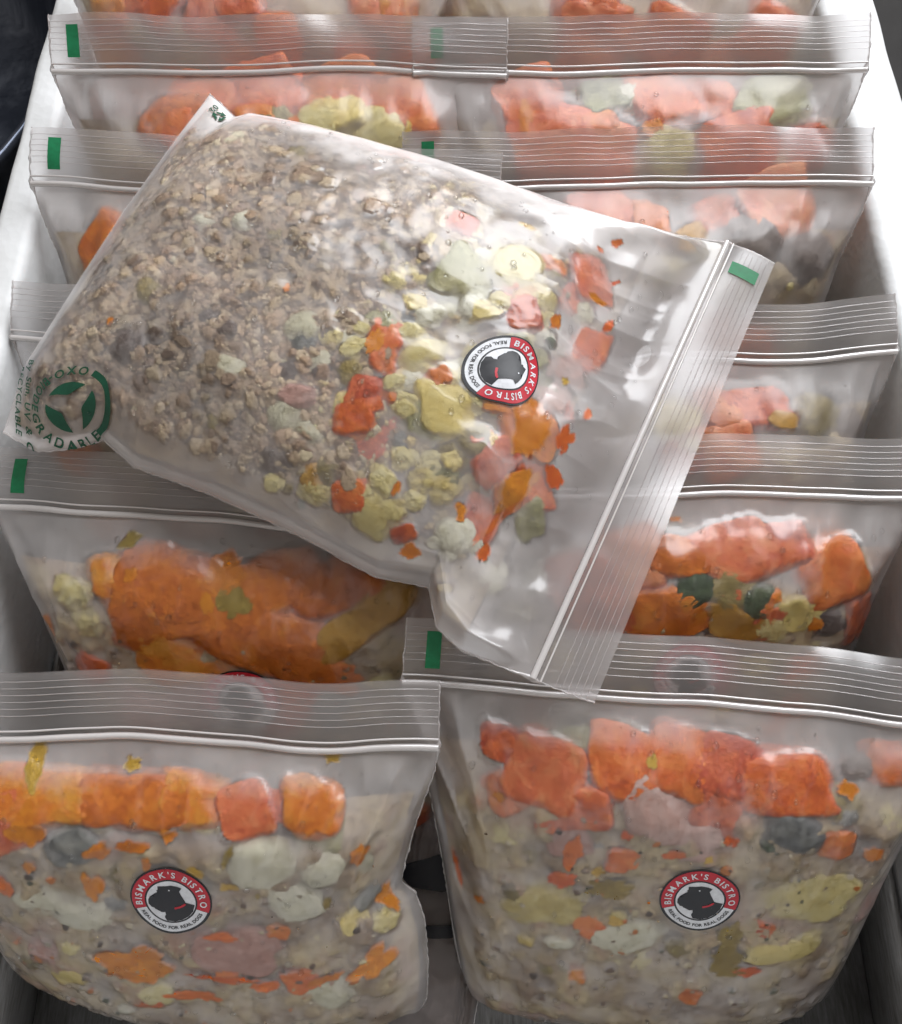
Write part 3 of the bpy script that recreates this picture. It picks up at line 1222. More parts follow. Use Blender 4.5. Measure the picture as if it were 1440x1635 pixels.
    # ---- droplets on the film
    if drops:
        bv, bf = ICO2
        Vs, Fs, k = [], [], 0
        for _ in range(drops):
            s, t = g.uniform(-.9, .9), g.uniform(.15, .97)
            r = 0.00024 + 0.00070 * g.random() ** 2.6
            P, N = bag.samp(bag.P, s, t), bag.samp(bag.N, s, t)
            R = np.array(orient(N, 0).to_3x3())
            q = (bv * np.array([r, r * g.uniform(.9, 1.4), r * .55])) @ R.T + P + N * r * 0.2
            Vs.append(q)
            Fs.append(bf + k)
            k += len(q)
        o = link('droplets', mesh_np('droplets', np.concatenate(Vs), np.concatenate(Fs)), M['drop'], root)
        o['kind'] = 'stuff'
    return food


def bag_root(label, group, at=(0, 0, 0)):
    e = bpy.data.objects.new('zip_bag', None)
    COL.objects.link(e)
    e.empty_display_size = 0.02
    e.location = at
    tag(e, label, 'food bag', group)
    return e


# ------------------------------------------------------------------ setting: worktop, foam box, added steel tray
def box_verts(x0, x1, y0, y1, z0, z1):
    V = np.array([(x, y, z) for z in (z0, z1) for (x, y) in ((x0, y0), (x1, y0), (x1, y1), (x0, y1))])
    Fq = np.array([[3, 2, 1, 0], [4, 5, 6, 7], [0, 1, 5, 4], [1, 2, 6, 5], [2, 3, 7, 6], [3, 0, 4, 7]])
    return V, Fq


wt = link('worktop', mesh_np('worktop', *box_verts(-1.2, 1.2, -0.6, 1.4, -0.055, -0.021), smooth=False), M['worktop'])
tag(wt, 'dark worktop under the foam box', None, kind='structure')

BX0, BX1, BY0, BY1 = -0.157, 0.168, -0.075, 0.372
IX0, IX1, IY0, IY1 = -0.143, 0.1445, -0.058, 0.352
RIM = 0.105


def build_box():
    e = bpy.data.objects.new('foam_box', None)
    COL.objects.link(e)
    tag(e, 'white polystyrene foam box holding all the standing food bags', 'foam box')

    def wall(nm, x0, x1, y0, y1, z0, z1):
        bm = bmesh.new()
        V, Fq = box_verts(x0, x1, y0, y1, z0, z1)
        vs = [bm.verts.new(v) for v in V]
        for f in Fq:
            bm.faces.new([vs[i] for i in f])
        bmesh.ops.bevel(bm, geom=bm.edges[:], offset=0.0035, segments=3, affect='EDGES', profile=0.5)
        long = max(x1 - x0, y1 - y0)
        for _ in range(6):
            es = [ed for ed in bm.edges if ed.calc_length() > 0.012]
            if not es:
                break
            bmesh.ops.subdivide_edges(bm, edges=es, cuts=1)
        bmesh.ops.triangulate(bm, faces=bm.faces[:])
        P = np.array([v.co[:] for v in bm.verts])
        dn = fbm(P * 30, 2) * 0.0010 + np.clip(fbm(P * 110 + 7, 2) - 0.35, 0, 1) * 0.003
        bm.normal_update()
        for v, dd in zip(bm.verts, dn):
            v.co += v.normal * float(dd)
        me = bpy.data.meshes.new(nm)
        bm.to_mesh(me)
        bm.free()
        me.polygons.foreach_set('use_smooth', np.ones(len(me.polygons), bool))
        link(nm, me, M['foam'], e)
    wall('side_wall', BX0, IX0, BY0, BY1, -0.020, RIM)
    wall('side_wall', IX1, BX1, BY0, BY1, -0.020, RIM)
    wall('end_wall', IX0 + .0005, IX1 - .0005, IY1, BY1 - .001, -0.020, RIM - .0005)
    wall('end_wall', IX0 + .0005, IX1 - .0005, BY0 + .001, IY0, -0.020, RIM - .0005)
    wall('floor_panel', IX0 + .0005, IX1 - .0005, IY0 + .0005, IY1 - .0005, -0.020, -0.006)
    return e


build_box()

# added steel tray: its grey stands in for shade inside the box
tr = bpy.data.objects.new('added_steel_tray', None)
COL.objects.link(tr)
tag(tr, 'added dull grey steel tray, its tone shading the inside of the foam box', 'tray')
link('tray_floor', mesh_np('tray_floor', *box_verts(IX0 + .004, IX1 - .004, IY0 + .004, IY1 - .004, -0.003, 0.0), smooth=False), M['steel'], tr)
link('shade_tray_side', mesh_np('shade_tray_side', *box_verts(IX0 + .0016, IX0 + .0036, IY0 + .004, IY1 - .004, -0.003, 0.03), smooth=False), M['steel'], tr)
link('shade_tray_side', mesh_np('shade_tray_side', *box_verts(IX1 - .0036, IX1 - .0016, IY0 + .004, IY1 - .004, -0.003, 0.03), smooth=False), M['steel'], tr)

# dark pan beside the box (upper left corner)
th = np.linspace(0, 2 * np.pi, 72, endpoint=False)
prof = [(0.0, -0.02), (0.115, -0.02), (0.125, -0.012), (0.132, 0.03), (0.135, 0.048), (0.139, 0.050), (0.139, 0.046), (0.129, 0.028), (0.118, -0.006), (0.0, -0.008)]
V = np.array([[(r + 1e-4) * math.cos(a), (r + 1e-4) * math.sin(a), z] for r, z in prof for a in th])
pan = link('dark_pan', mesh_np('dark_pan', V + np.array([-0.302, 0.345, 0.03]), grid_faces(len(prof), 72, closed_c=True)[:, ::-1]), M['pan'])
tag(pan, 'dark metal pan with reflection streaks in its colour, beside the foam box, upper left corner', 'pan')

# ------------------------------------------------------------------ standing bags
W_BAG = 0.158


def zip_ends(lpx, rpx, z, W=W_BAG, anchor='L', dz=0.0):
    A, B = hit_plane(*lpx, z), hit_plane(*rpx, z + dz)
    d = (B - A) / np.linalg.norm(B - A)
    if anchor == 'L':
        return A, A + d * W
    if anchor == 'R':
        return B - d * W, B
    m = (A + B) / 2
    return m - d * W / 2, m + d * W / 2


def core_std(seed, depth=0.0035, amp=0.004, tmax=0.86, smax=0.95):
    def dep(S, T, P):
        return np.maximum(depth + amp * np.clip(fbm(P * 90 + seed * 3.3, 4, .6) + 0.3, 0, 1), 0.00015 + 0.0003 * np.abs(pn(P * 400)))
    return {'tmax': tmax, 'smax': smax, 'depth': dep}


def random_pieces(seed, n, kinds, s_r=(-.85, .85), t_r=(.25, .86), r=(0.007, 0.013), deep=0.003):
    g = random.Random(seed)
    out = []
    for _ in range(n):
        k = g.choice(kinds)
        out.append((k, g.uniform(*s_r), g.uniform(*t_r), g.uniform(*r), {'st': 1, 'deep': g.uniform(0, deep)}))
    return out


GRP = 'bags standing in two columns in the foam box'
BAGS = [
    # key, left px, right px, height, anchor, lean, flap lean, label
    ('L0', (80, -95), (760, -95), .129, 'L', 30, 58, 'rearmost bag of the left column, only its orange lower face showing at the top edge'),
    ('R0', (665, -95), (1400, -100), .129, 'L', 30, 58, 'rearmost bag of the right column, only its red contents showing at the top edge'),
    ('L1', (85, 113), (765, 118), .123, 'L', 33, 58, 'upper left bag with its whole zip in view, flap overhanging the foam rim'),
    ('R1', (660, 118), (1395, 111), .123, 'L', 33, 58, 'upper right bag whose flap overlaps the upper left bag, second from the back'),
    ('L2', (50, 296), (700, 330), .114, 'L', 36, 62, 'left bag with green tick half hidden behind the mince end of the lying bag'),
    ('R2', (645, 302), (1416, 290), .114, 'L', 36, 62, 'right bag just behind the zip corner of the lying bag, third from the back'),
    ('L3', (18, 545), (640, 562), .103, 'L', 39, 66, 'left bag almost wholly covered by the lying bag, only a flap corner showing'),
    ('R3', (640, 598), (1440, 562), .105, 'L', 40, 68, 'right bag with bright carrot dice behind the zip of the lying bag'),
    ('L4', (-12, 808), (690, 852), .097, 'L', 41, 72, 'left bag filled with big orange squash slabs, half covered by the lying bag'),
    ('R4', (640, 782), (1440, 795), .098, 'L', 42, 70, 'right bag with carrot, squash and dark mushroom pieces behind the front row'),
    ('L5', (-120, 1176), (700, 1193), .0925, 'R', 43.5, 74, 'front left bag with orange smears and a round sticker, nearest the camera'),
    ('R5', (642, 1092), (1440, 1148), .0925, 'L', 43.5, 74, 'front right bag with carrot dice on top and pale mince at its bottom'),
]
ALLV = ['carrot', 'carrot', 'coral', 'coral', 'squash', 'cream', 'white', 'celery', 'pink']

PIECES = {
    'L0': random_pieces(1, 34, ['carrot', 'squash', 'coral'], t_r=(.1, .88)),
    'R0': random_pieces(2, 34, ['carrot', 'coral', 'coral', 'carrot'], t_r=(.1, .88)),
    'L1': [('carrot', 330, 140, 60), ('carrot', 420, 135, 60), ('carrot', 545, 135, 70), ('cream', 510, 190, 45), ('cream', 600, 200, 55), ('potato', 540, 175, 40),
           ('olive', 430, 185, 40), ('squash', 290, 180, 60), ('carrot', 640, 160, 50), ('squash', 440, 215, 60), ('carrot', 320, 225, 60)] + random_pieces(3, 30, ['carrot', 'squash', 'carrot', 'coral', 'cream'], s_r=(-.75, .88), t_r=(.08, .68)),
    'R1': [('squash', 840, 190, 18, {'deep': 0}), ('carrot', 905, 187, 45, {'deep': 0, 'asp': .6}), ('squash', 960, 190, 28, {'deep': 0}), ('squash', 1040, 199, 18, {'deep': 0}), ('carrot', 840, 150, 50),
           ('white', 1005, 145, 35), ('celery', 960, 150, 40), ('carrot', 1060, 150, 50), ('carrot', 1130, 150, 50), ('coral', 880, 235, 60), ('coral', 960, 240, 60), ('celery', 1250, 150, 60),
           ('cream', 1070, 245, 50), ('carrot', 1180, 240, 60), ('coral', 1280, 230, 55)] + random_pieces(4, 30, ALLV, t_r=(.08, .6)),
    'L2': [('squash', 155, 395, 45, {'deep': 0}), ('amber', 160, 430, 30), ('carrot', 220, 400, 50)] + random_pieces(5, 26, ['squash', 'carrot', 'coral', 'cream'], s_r=(-.7, .85), t_r=(.1, .8)),
    'R2': [('squash', 1040, 352, 36, {'deep': 0}), ('amber', 1100, 370, 30), ('coral', 980, 340, 50), ('coral', 1250, 320, 55), ('coral', 1150, 330, 40), ('dark', 1200, 400, 60), ('dark', 1300, 420, 50), ('cream', 1262, 462, 8, {'deep': 0}), ('olive', 1120, 420, 40),
           ('cream', 1050, 430, 40)] + random_pieces(6, 26, ['coral', 'carrot', 'squash', 'pink', 'cream'], s_r=(-.7, .85), t_r=(.08, .6)),
    'L3': random_pieces(7, 30, ['carrot', 'squash', 'cream', 'carrot'], t_r=(.1, .85)),
    'R3': [('carrot', 1205, 645, 48, {'deep': 0}), ('squash', 1150, 655, 45, {'deep': 0}), ('amber', 1255, 668, 22, {'deep': 0}), ('potato', 1080, 680, 50), ('olive', 1320, 670, 45), ('coral', 1170, 720, 50), ('carrot', 1090, 735, 40), ('squash', 1110, 700, 35),
           ('dark', 1390, 680, 40)] + random_pieces(8, 28, ['carrot', 'coral', 'squash', 'potato', 'cream'], s_r=(-.75, .88), t_r=(.1, .60)),
    'L4': [('squash', 260, 920, 105, {'asp': .55, 'deep': .0004}), ('squash', 400, 940, 100, {'asp': .6, 'deep': .001}), ('squash', 540, 925, 95, {'asp': .5, 'deep': .001}), ('squash', 240, 985, 85, {'asp': .7, 'deep': .0006}), ('squash', 420, 1020, 110, {'asp': .55, 'deep': .0006}),
           ('squash', 290, 1060, 100, {'asp': .5, 'deep': .0003}), ('amber', 575, 1000, 80, {'asp': .45, 'rot': 35, 'deep': .0004}), ('cream', 110, 955, 34, {'deep': .0002}), ('cream', 135, 995, 30, {'deep': .0006}), ('cream', 95, 940, 22),
           ('carrot', 140, 1072, 32, {'deep': .001}), ('white', 190, 1075, 30), ('squash', 500, 1075, 80, {'asp': .5}), ('amber', 620, 940, 40), ('pink', 330, 1125, 60), ('slate', 540, 1130, 50), ('carrot', 460, 1130, 50), ('squash', 170, 920, 40, {'deep': .001}),
           ('pink', 240, 1140, 60), ('cream', 600, 1090, 40)] + random_pieces(9, 16, ['cream', 'pink', 'carrot', 'coral'], t_r=(.1, .4)),
    'R4': [('squash', 1088, 880, 46, {'deep': .0003, 'asp': .8}), ('coral', 1185, 880, 70, {'asp': .65, 'deep': .0004}), ('coral', 1255, 870, 45), ('carrot', 1330, 915, 62, {'asp': .75, 'deep': 0.0}), ('squash', 1065, 980, 62, {'deep': -.0008, 'asp': .75}), ('green', 1112, 945, 38, {'deep': -.0008}),
           ('olive', 1165, 945, 46, {'deep': -.0008}), ('green', 1215, 965, 34, {'deep': -.0006}), ('amber', 1180, 1002, 60, {'asp': .55, 'deep': -.0006}), ('amber', 1235, 985, 28), ('potato', 1285, 985, 42, {'deep': 0}), ('dark', 1325, 1000, 34, {'deep': 0}), ('carrot', 1375, 990, 45, {'deep': .001}), ('coral', 1000, 900, 60), ('carrot', 940, 960, 60),
           ('cream', 820, 985, 50), ('white', 860, 930, 45), ('pink', 1130, 1060, 50), ('olive', 1000, 1060, 50), ('cream', 1200, 1060, 60), ('dark', 1380, 1050, 50), ('potato', 880, 1050, 50)] + random_pieces(10, 18, ['pink', 'cream', 'coral', 'squash'], t_r=(.1, .42)),
    'L5': [('squash', 60, 1265, 92, {'asp': .52, 'deep': 0, 'rot': -4}), ('squash', 195, 1270, 92, {'asp': .5, 'deep': 0, 'rot': -4}), ('squash', 310, 1280, 70, {'asp': .55, 'deep': .0002, 'rot': -5}), ('coral', 390, 1288, 44, {'asp': .9, 'deep': 0}), ('carrot', 440, 1290, 28, {'deep': .0025}), ('squash', 500, 1288, 46, {'asp': .95, 'deep': 0}),
           ('white', 415, 1392, 62, {'deep': -.0008}), ('white', 470, 1446, 52, {'deep': -.0008}), ('white', 520, 1400, 40, {'deep': -.0004}), ('celery', 500, 1345, 42, {'deep': .003}), ('white', 560, 1400, 40, {'deep': .003}), ('slate', 105, 1365, 44, {'deep': -.0003}), ('slate', 190, 1440, 30, {'deep': .0018}), ('slate', 585, 1442, 34, {'deep': .0008}),
           ('pink', 380, 1525, 74, {'deep': -.0004, 'asp': .7}), ('white', 120, 1470, 60, {'deep': 0}), ('white', 60, 1440, 50, {'deep': .0003}), ('white', 520, 1600, 60, {'deep': .0003}), ('cream', 250, 1590, 50, {'deep': .0006}), ('pink', 300, 1505, 40, {'deep': .0025}), ('cream', 480, 1520, 60, {'deep': .003}), ('coral', 20, 1310, 50, {'deep': .001}), ('cream', 330, 1300, 40, {'deep': .002}), ('white', 250, 1320, 50, {'deep': .0035}), ('pink', 70, 1525, 40, {'deep': .002}), ('cream', 110, 1520, 16, {'deep': .0}),
           ('cream', 620, 1470, 26, {'deep': .0}), ('dark', 460, 1320, 34, {'deep': .0025}), ('white', 150, 1330, 50, {'deep': .003})],
    'R5': [('carrot', 812, 1188, 34, {'deep': .0002, 'asp': .9}), ('coral', 870, 1235, 72, {'asp': .72, 'deep': .0003}), ('coral', 820, 1265, 44, {'deep': .002}), ('carrot', 1000, 1215, 58, {'asp': .85, 'deep': .0003}), ('carrot', 1085, 1210, 56, {'asp': .9, 'deep': .0002}), ('coral', 1165, 1225, 52, {'asp': .9, 'deep': .0002}), ('carrot', 1260, 1245, 66, {'asp': .8, 'deep': .0001}),
           ('coral', 930, 1300, 58, {'asp': .8, 'deep': .0006}), ('pink', 1050, 1290, 70, {'asp': .75, 'deep': .0006}), ('coral', 1150, 1300, 48, {'deep': .0022}), ('carrot', 1425, 1222, 44, {'deep': .0}), ('celery', 930, 1172, 60, {'asp': .4, 'deep': .002}), ('cream', 800, 1340, 34, {'deep': .001}), ('pink', 905, 1345, 44, {'deep': .0006}),
           ('olive', 850, 1375, 40, {'deep': .002}), ('cream', 870, 1452, 80, {'deep': -.0008, 'asp': .65}), ('white', 1005, 1502, 72, {'deep': -.0008, 'asp': .6}), ('white', 895, 1510, 28, {'deep': .0, 'asp': .5}), ('cream', 1290, 1445, 92, {'deep': -.0006, 'asp': .6}), ('potato', 1240, 1522, 50, {'deep': -.0004, 'asp': .5}), ('cream', 1020, 1545, 50, {'deep': .0025}),
           ('slate', 1270, 1335, 54, {'deep': -.0004, 'asp': .7}), ('slate', 1340, 1310, 30, {'deep': .002}), ('dark', 1375, 1225, 30, {'deep': .001}), ('olive', 1340, 1290, 40, {'deep': .002}), ('green', 1226, 1357, 14, {'deep': 0, 'asp': .6}), ('slate', 960, 1345, 34, {'deep': .003}), ('pink', 1390, 1440, 44, {'deep': .003}),
           ('cream', 1400, 1330, 40, {'deep': .003}), ('pink', 1100, 1350, 60, {'deep': .003}), ('cream', 985, 1470, 20, {'deep': .0})],
}
PIECES['L5'] += random_pieces(61, 12, ['carrot', 'squash', 'cream', 'potato', 'coral', 'olive', 'white'], s_r=(-.8, .82), t_r=(.25, .74), r=(.0022, .0055), deep=.0006)
PIECES['R5'] += random_pieces(62, 15, ['carrot', 'squash', 'cream', 'potato', 'coral', 'olive', 'carrot'], s_r=(-.8, .82), t_r=(.3, .76), r=(.0022, .0055), deep=.0006)
PIECES['R4'] += random_pieces(63, 16, ['carrot', 'squash', 'cream', 'coral', 'olive'], s_r=(-.2, .86), t_r=(.4, .8), r=(.003, .007), deep=.0010)
SMEARS = {
    'L1': [('smear_yellow', 650, 205, 6, 9)],
    'R1': [('smear_orange', 838, 188, 12, 20), ('smear_yellow', 825, 118, 12, 3)],
    'L4': [('smear_olive', 372, 968, 26, 22), ('smear_orange', 362, 918, 40, 26, 35), ('smear_orange', 330, 968, 12, 14), ('smear_orange', 75, 998, 10, 17, 20), ('smear_orange', 210, 917, 11, 9), ('smear_olive', 204, 862, 18, 8, 25)],
    'R4': [('smear_orange', 1302, 996, 11, 9), ('smear_orange', 1080, 830, 10, 3)],
    'L5': [('smear_orange', 38, 1328, 30, 26), ('smear_orange', 46, 1388, 12, 8), ('smear_orange', 155, 1362, 20, 12), ('smear_orange', 208, 1356, 28, 11, -4), ('smear_orange', 232, 1385, 8, 14), ('smear_orange', 144, 1418, 16, 20), ('smear_orange', 215, 1540, 56, 34, -6), ('smear_red', 355, 1497, 26, 8, -3),
           ('smear_red', 352, 1566, 52, 6, -3), ('smear_red', 425, 1579, 22, 8, -14), ('smear_red', 318, 1592, 42, 11, -6), ('smear_orange', 520, 1566, 26, 8, 8), ('smear_orange', 600, 1540, 38, 20, 35), ('smear_orange', 572, 1367, 18, 15), ('smear_yellow', 532, 1203, 17, 6), ('smear_yellow', 56, 1218, 16, 22), ('smear_red', 6, 1422, 14, 14),
           ('smear_orange', 265, 1335, 14, 9), ('smear_yellow', 310, 1395, 12, 8), ('smear_orange', 290, 1480, 5, 5), ('smear_olive', 362, 1368, 6, 16, -20), ('smear_yellow', 366, 1420, 14, 5), ('smear_yellow', 210, 1218, 14, 7), ('smear_orange', 614, 1430, 14, 20), ('smear_olive', 410, 1432, 4, 5), ('smear_olive', 524, 1446, 6, 12)],
    'R5': [('smear_red', 915, 1362, 14, 24, -20), ('smear_red', 895, 1408, 26, 12, 20), ('smear_red', 1000, 1337, 9, 6), ('smear_red', 1078, 1366, 20, 6), ('smear_red', 1168, 1344, 12, 8), ('smear_olive', 975, 1420, 38, 17), ('smear_yellow', 955, 1392, 10, 8), ('smear_orange', 1352, 1260, 15, 11, 10), ('smear_orange', 1396, 1366, 15, 10), ('smear_olive', 1165, 1500, 22, 28), ('smear_olive', 1160, 1535, 26, 20),
           ('smear_olive', 1160, 1553, 28, 9), ('smear_red', 1190, 1552, 18, 10, 10), ('smear_orange', 795, 1272, 8, 7), ('smear_orange', 764, 1436, 9, 8, -30), ('smear_yellow', 1043, 1218, 9, 9), ('smear_red', 727, 1390, 5, 30, 10), ('smear_yellow', 1130, 1375, 8, 6), ('smear_yellow', 982, 1472, 14, 8)],
}
STICKERS = {'L4': (388, 1118, .0113, 2), 'R4': (1097, 1078, .0113, -3), 'L5': (272, 1439, .0113, -4), 'R5': (1116, 1437, .0113, 3)}


def fleck_fn(g):
    c = g.choice([(.10, .07, .05), (.20, .13, .09), (.62, .54, .34), (.70, .63, .46), (.56, .46, .33), (.50, .40, .30), (.60, .20, .03), (.34, .26, .20), (.45, .40, .30), (.12, .13, .08)])
    return g.uniform(-.86, .86), g.uniform(.10, .74) ** 1.0, 0.00035 + 0.0011 * g.random() ** 2.4, c, 3.0


TOP_LEVEL = {}
for i, (key, lp, rp, z, anchor, lean, fl, label) in enumerate(BAGS):
    A, B = zip_ends(lp, rp, z, anchor=anchor)
    near = key[1] in '45'
    opt = {'L5': dict(dx=.0075, L=.90, skew=(.020, 0), right=([0, .2, .45, .54, .57, .62, .8, 1], [1.13, 1.16, 1.08, 1.02, .955, .955, .985, 1])), 'R5': dict(dx=.004, wid=.97, L=1.05, skew=(0, .012)), 'L4': dict(dx=.006, wid=.95, T=1.2, Tb=.8), 'R4': dict(T=1.05, Tb=.95)}.get(key, dict(T=1.2, Tb=.8))
    bag = StandingBag(A, B, lean, fl, seed=i + 1, **opt)
    root = bag_root(label, GRP, bag.B(0.0, 0.0))
    ns, nt = (190, 170) if near else (110, 100)
    build_bag(bag, root, 'film_front' if near else 'film', PIECES[key], SMEARS.get(key, []), core_std(i, 0.0003 if near else 0.0022, 0.0050),
              ns, nt, sticker=STICKERS.get(key), tick=key != 'L3', drops=320 if near else 120, seed=100 + i,
              crumbs=(300, fleck_fn) if near else None, hz=(0.0, 0.36, 0.0000, 0.0044) if near else (0.03, 0.38, 0.0000, 0.006), fblur=6 if near else 3, hug=.35)
    TOP_LEVEL[key] = bag

# small folded bag on the tray floor in the gap between the two front bags
A, B = np.array([-0.024, 0.060, 0.012]), np.array([0.020, 0.056, 0.012])


def low_prints(bag, root):
    s0, t0 = bag.st_of(694, 1392)
    for nm, (V2, Fc) in (('printed_mark', poly2d([(-1.0, -.2), (-.7, .25), (-.2, .5), (.4, .95), (1.0, 1.1), (1.1, .2), (.8, -.4), (.2, -.7), (-.5, -.6)], 2)), ('printed_band', disc2d(1.9, 2.35, 225, 330, 30, 3))):
        link(nm, mesh_np(nm, bag.map2d(V2 * np.array([.013, .0085]), s0, t0, .0005), Fc), M['ink_black'], root)


low = StandingBag(A, B, 86, 89, seed=31, T=.55, L=.72, flap=.012)
root = bag_root('folded bag with black print, its filling coloured dark for shade, wedged low between the two front bags', None, low.B(0.0, 0.0))
build_bag(low, root, 'film', [], [], core_std(31, 0.002, .002), 90, 80, core_mat='dark', hz=(0, .12, 0, .005),  # dark filling and thin haze put the gap's shade into its colour
          tick=False, drops=0, seed=131, prints=low_prints)

# ------------------------------------------------------------------ lying bag
ly = LyingBag()
ly.frost_fn = lambda S, T, P: 0.52 * sstep(.60, .86, -S + .25 * fbm(P * 45, 3)) * sstep(.98, .80, T) * (1 + .5 * fbm(P * 120, 3)) + 0.12 * sstep(.80, 1.0, np.abs(S)) + .22 * sstep(.74, .88, T + .10 * fbm(P * 30 + 4, 3)) * sstep(.97, .86, T + .06 * fbm(P * 22 + 8, 2))  # frost plus white sheen painted in along the back edge and slack film


def ly_depth(S, T, P):
    m = sstep(.52, .66, T + 0.05 * fbm(P * 60, 2))
    bil = 1.0 - np.abs(pn(P * 85 + 2)) * 1.5 - np.abs(pn(P * 210 + 5)) * 0.8 - np.abs(pn(P * 480 + 8)) * 0.35
    return (0.0003 + 0.0036 * np.clip(bil, 0, 1)) * (1 - m) + (0.0020 + 0.0038 * np.clip(bil, 0, 1)) * m


def ly_tint(S, T, P):
    m = sstep(.52, .66, T + 0.05 * fbm(P * 60, 2))[..., None]
    a = np.clip(fbm(P * 110, 4, .65) * 1.3 + .5, 0, 1)[..., None]
    mince = np.array([.29, .22, .17]) * (1 - a) + np.array([.62, .53, .39]) * a
    veg = np.array([.26, .19, .17]) * (1 - a) + np.array([.50, .44, .27]) * a
    return (mince * (1 - m) + veg * m) * np.array([.98, .90, .81])


CR_COLS = [(.70, .60, .44), (.63, .52, .38), (.48, .37, .27), (.76, .67, .51), (.44, .34, .26), (.34, .26, .21), (.58, .46, .35), (.66, .56, .41)]


def crumb_fn(g):
    t = g.uniform(.03, .62) if g.random() < .86 else g.uniform(.55, .84)
    s = g.uniform(-.84, .88)
    r = 0.0007 + 0.0021 * g.random() ** 2.4
    c = g.choice(CR_COLS)
    if t > .6 or (t > .5 and g.random() < .4):
        c = g.choice([(.78, .70, .44), (.72, .62, .34), (.6, .5, .3), (.8, .75, .55)])
        r *= .75
    k = g.uniform(.85, 1.15) * float(0.92 + 1.0 * pn(np.array([s * 3.1 + 2, t * 4.5, 6.3])) + .3 * pn(np.array([s * 9, t * 14, 1.3])))
    return s, t, r, [min(x * k * q, .9) for x, q in zip(c, (.97, .91, .84))], g.uniform(-0.55, 0.12)


LY_P = [
    ('carrot', 618, 535, 30, {'deep': 0, 'asp': 1.0, 'rot': 70}), ('coral', 612, 572, 24, {'deep': .0006}), ('carrot', 560, 668, 34, {'deep': .0002}), ('carrot', 588, 645, 26, {'deep': .0}), ('coral', 600, 700, 50, {'deep': .003}), ('carrot', 945, 556, 42, {'deep': 0, 'rot': 70, 'asp': .72}),
    ('carrot', 838, 497, 30, {'deep': .0003}), ('coral', 820, 480, 26, {'deep': .002}), ('coral', 950, 440, 42, {'deep': .0012}), ('coral', 930, 480, 34, {'deep': .002}), ('carrot', 642, 856, 22, {'deep': 0}), ('coral', 770, 830, 40, {'deep': .001, 'rot': 60}), ('coral', 800, 735, 44, {'deep': .001, 'rot': 40}),
    ('carrot', 858, 778, 34, {'deep': .001}), ('squash', 790, 645, 20, {'deep': .0}), ('squash', 846, 690, 46, {'deep': .0005}), ('squash', 822, 780, 34, {'deep': .0}), ('carrot', 905, 640, 30, {'deep': .003}),
    ('cream', 828, 418, 56, {'deep': .0004}), ('cream', 870, 470, 40, {'deep': .0008}), ('cream', 880, 505, 30, {'deep': .001}), ('cream', 800, 480, 18, {'deep': .0}), ('cream', 835, 530, 26, {'deep': .002}), ('potato', 712, 652, 52, {'deep': .0, 'asp': .85}), ('cream', 648, 648, 30, {'deep': .0}), ('cream', 600, 828, 42, {'deep': .0}), ('cream', 630, 815, 24, {'deep': .0}),
    ('cream', 672, 565, 48, {'deep': .0012}), ('white', 720, 590, 44, {'deep': .002}), ('cream', 572, 522, 18, {'deep': .0}), ('cream', 566, 552, 26, {'deep': .0}), ('olive', 562, 592, 32, {'deep': .0004}), ('cream', 625, 612, 24, {'deep': .0}), ('cream', 435, 774, 18, {'deep': 0}), ('cream', 606, 768, 30, {'deep': .0005}), ('cream', 578, 790, 26, {'deep': .001}),
    ('white', 722, 852, 36, {'deep': .0}), ('white', 765, 865, 26, {'deep': .0005}), ('white', 795, 915, 34, {'deep': .003}), ('cream', 676, 770, 24, {'deep': .001}), ('cream', 690, 745, 30, {'deep': .002}), ('cream', 660, 800, 20, {'deep': .0005}), ('cream', 640, 730, 24, {'deep': .0015}), ('cream', 760, 560, 26, {'deep': .002}),
    ('celery', 738, 425, 48, {'deep': .0015, 'asp': 1.3}), ('celery', 720, 480, 34, {'deep': .003}), ('pea', 882, 547, 12, {'deep': 0, 'asp': 1}), ('celery', 850, 832, 28, {'deep': .0008, 'asp': 1.2}), ('olive', 512, 752, 36, {'deep': .001}), ('amber', 500, 765, 28, {'deep': .0008}), ('olive', 762, 690, 36, {'deep': .0012}), ('olive', 730, 730, 40, {'deep': .0022}),
    ('green', 480, 800, 26, {'deep': .003}), ('slate', 660, 498, 24, {'deep': .0008}), ('dark', 655, 400, 36, {'deep': .0014}), ('dark', 690, 425, 24, {'deep': .001}), ('dark', 458, 590, 30, {'deep': .0012}), ('dark', 432, 738, 34, {'deep': .0008}), ('slate', 640, 700, 20, {'deep': .002}), ('slate', 478, 545, 24, {'deep': .0006}), ('white', 480, 520, 34, {'deep': .0003}),
    ('white', 505, 575, 24, {'deep': .0005}), ('white', 455, 660, 36, {'deep': .0006}), ('white', 490, 690, 28, {'deep': .0008}), ('pink', 880, 620, 40, {'deep': .002}), ('pink', 910, 590, 34, {'deep': .002}), ('dark', 340, 500, 30, {'deep': .0022}), ('dark', 545, 350, 28, {'deep': .002}), ('cream', 770, 780, 30, {'deep': .003}), ('dark', 690, 840, 40, {'deep': .003}),
]
LY_P += random_pieces(55, 30, ['cream', 'cream', 'potato', 'white'], s_r=(-.45, .86), t_r=(.48, .84), r=(.0028, .0058), deep=.0018)
LY_P += random_pieces(56, 20, ['olive', 'amber', 'carrot', 'coral', 'squash', 'celery'], s_r=(-.55, .8), t_r=(.54, .86), r=(.003, .0060), deep=.0022)
LY_P += random_pieces(57, 14, ['dark', 'pink', 'white', 'olive'], s_r=(-.7, .8), t_r=(.12, .5), r=(.003, .0065), deep=.0022)
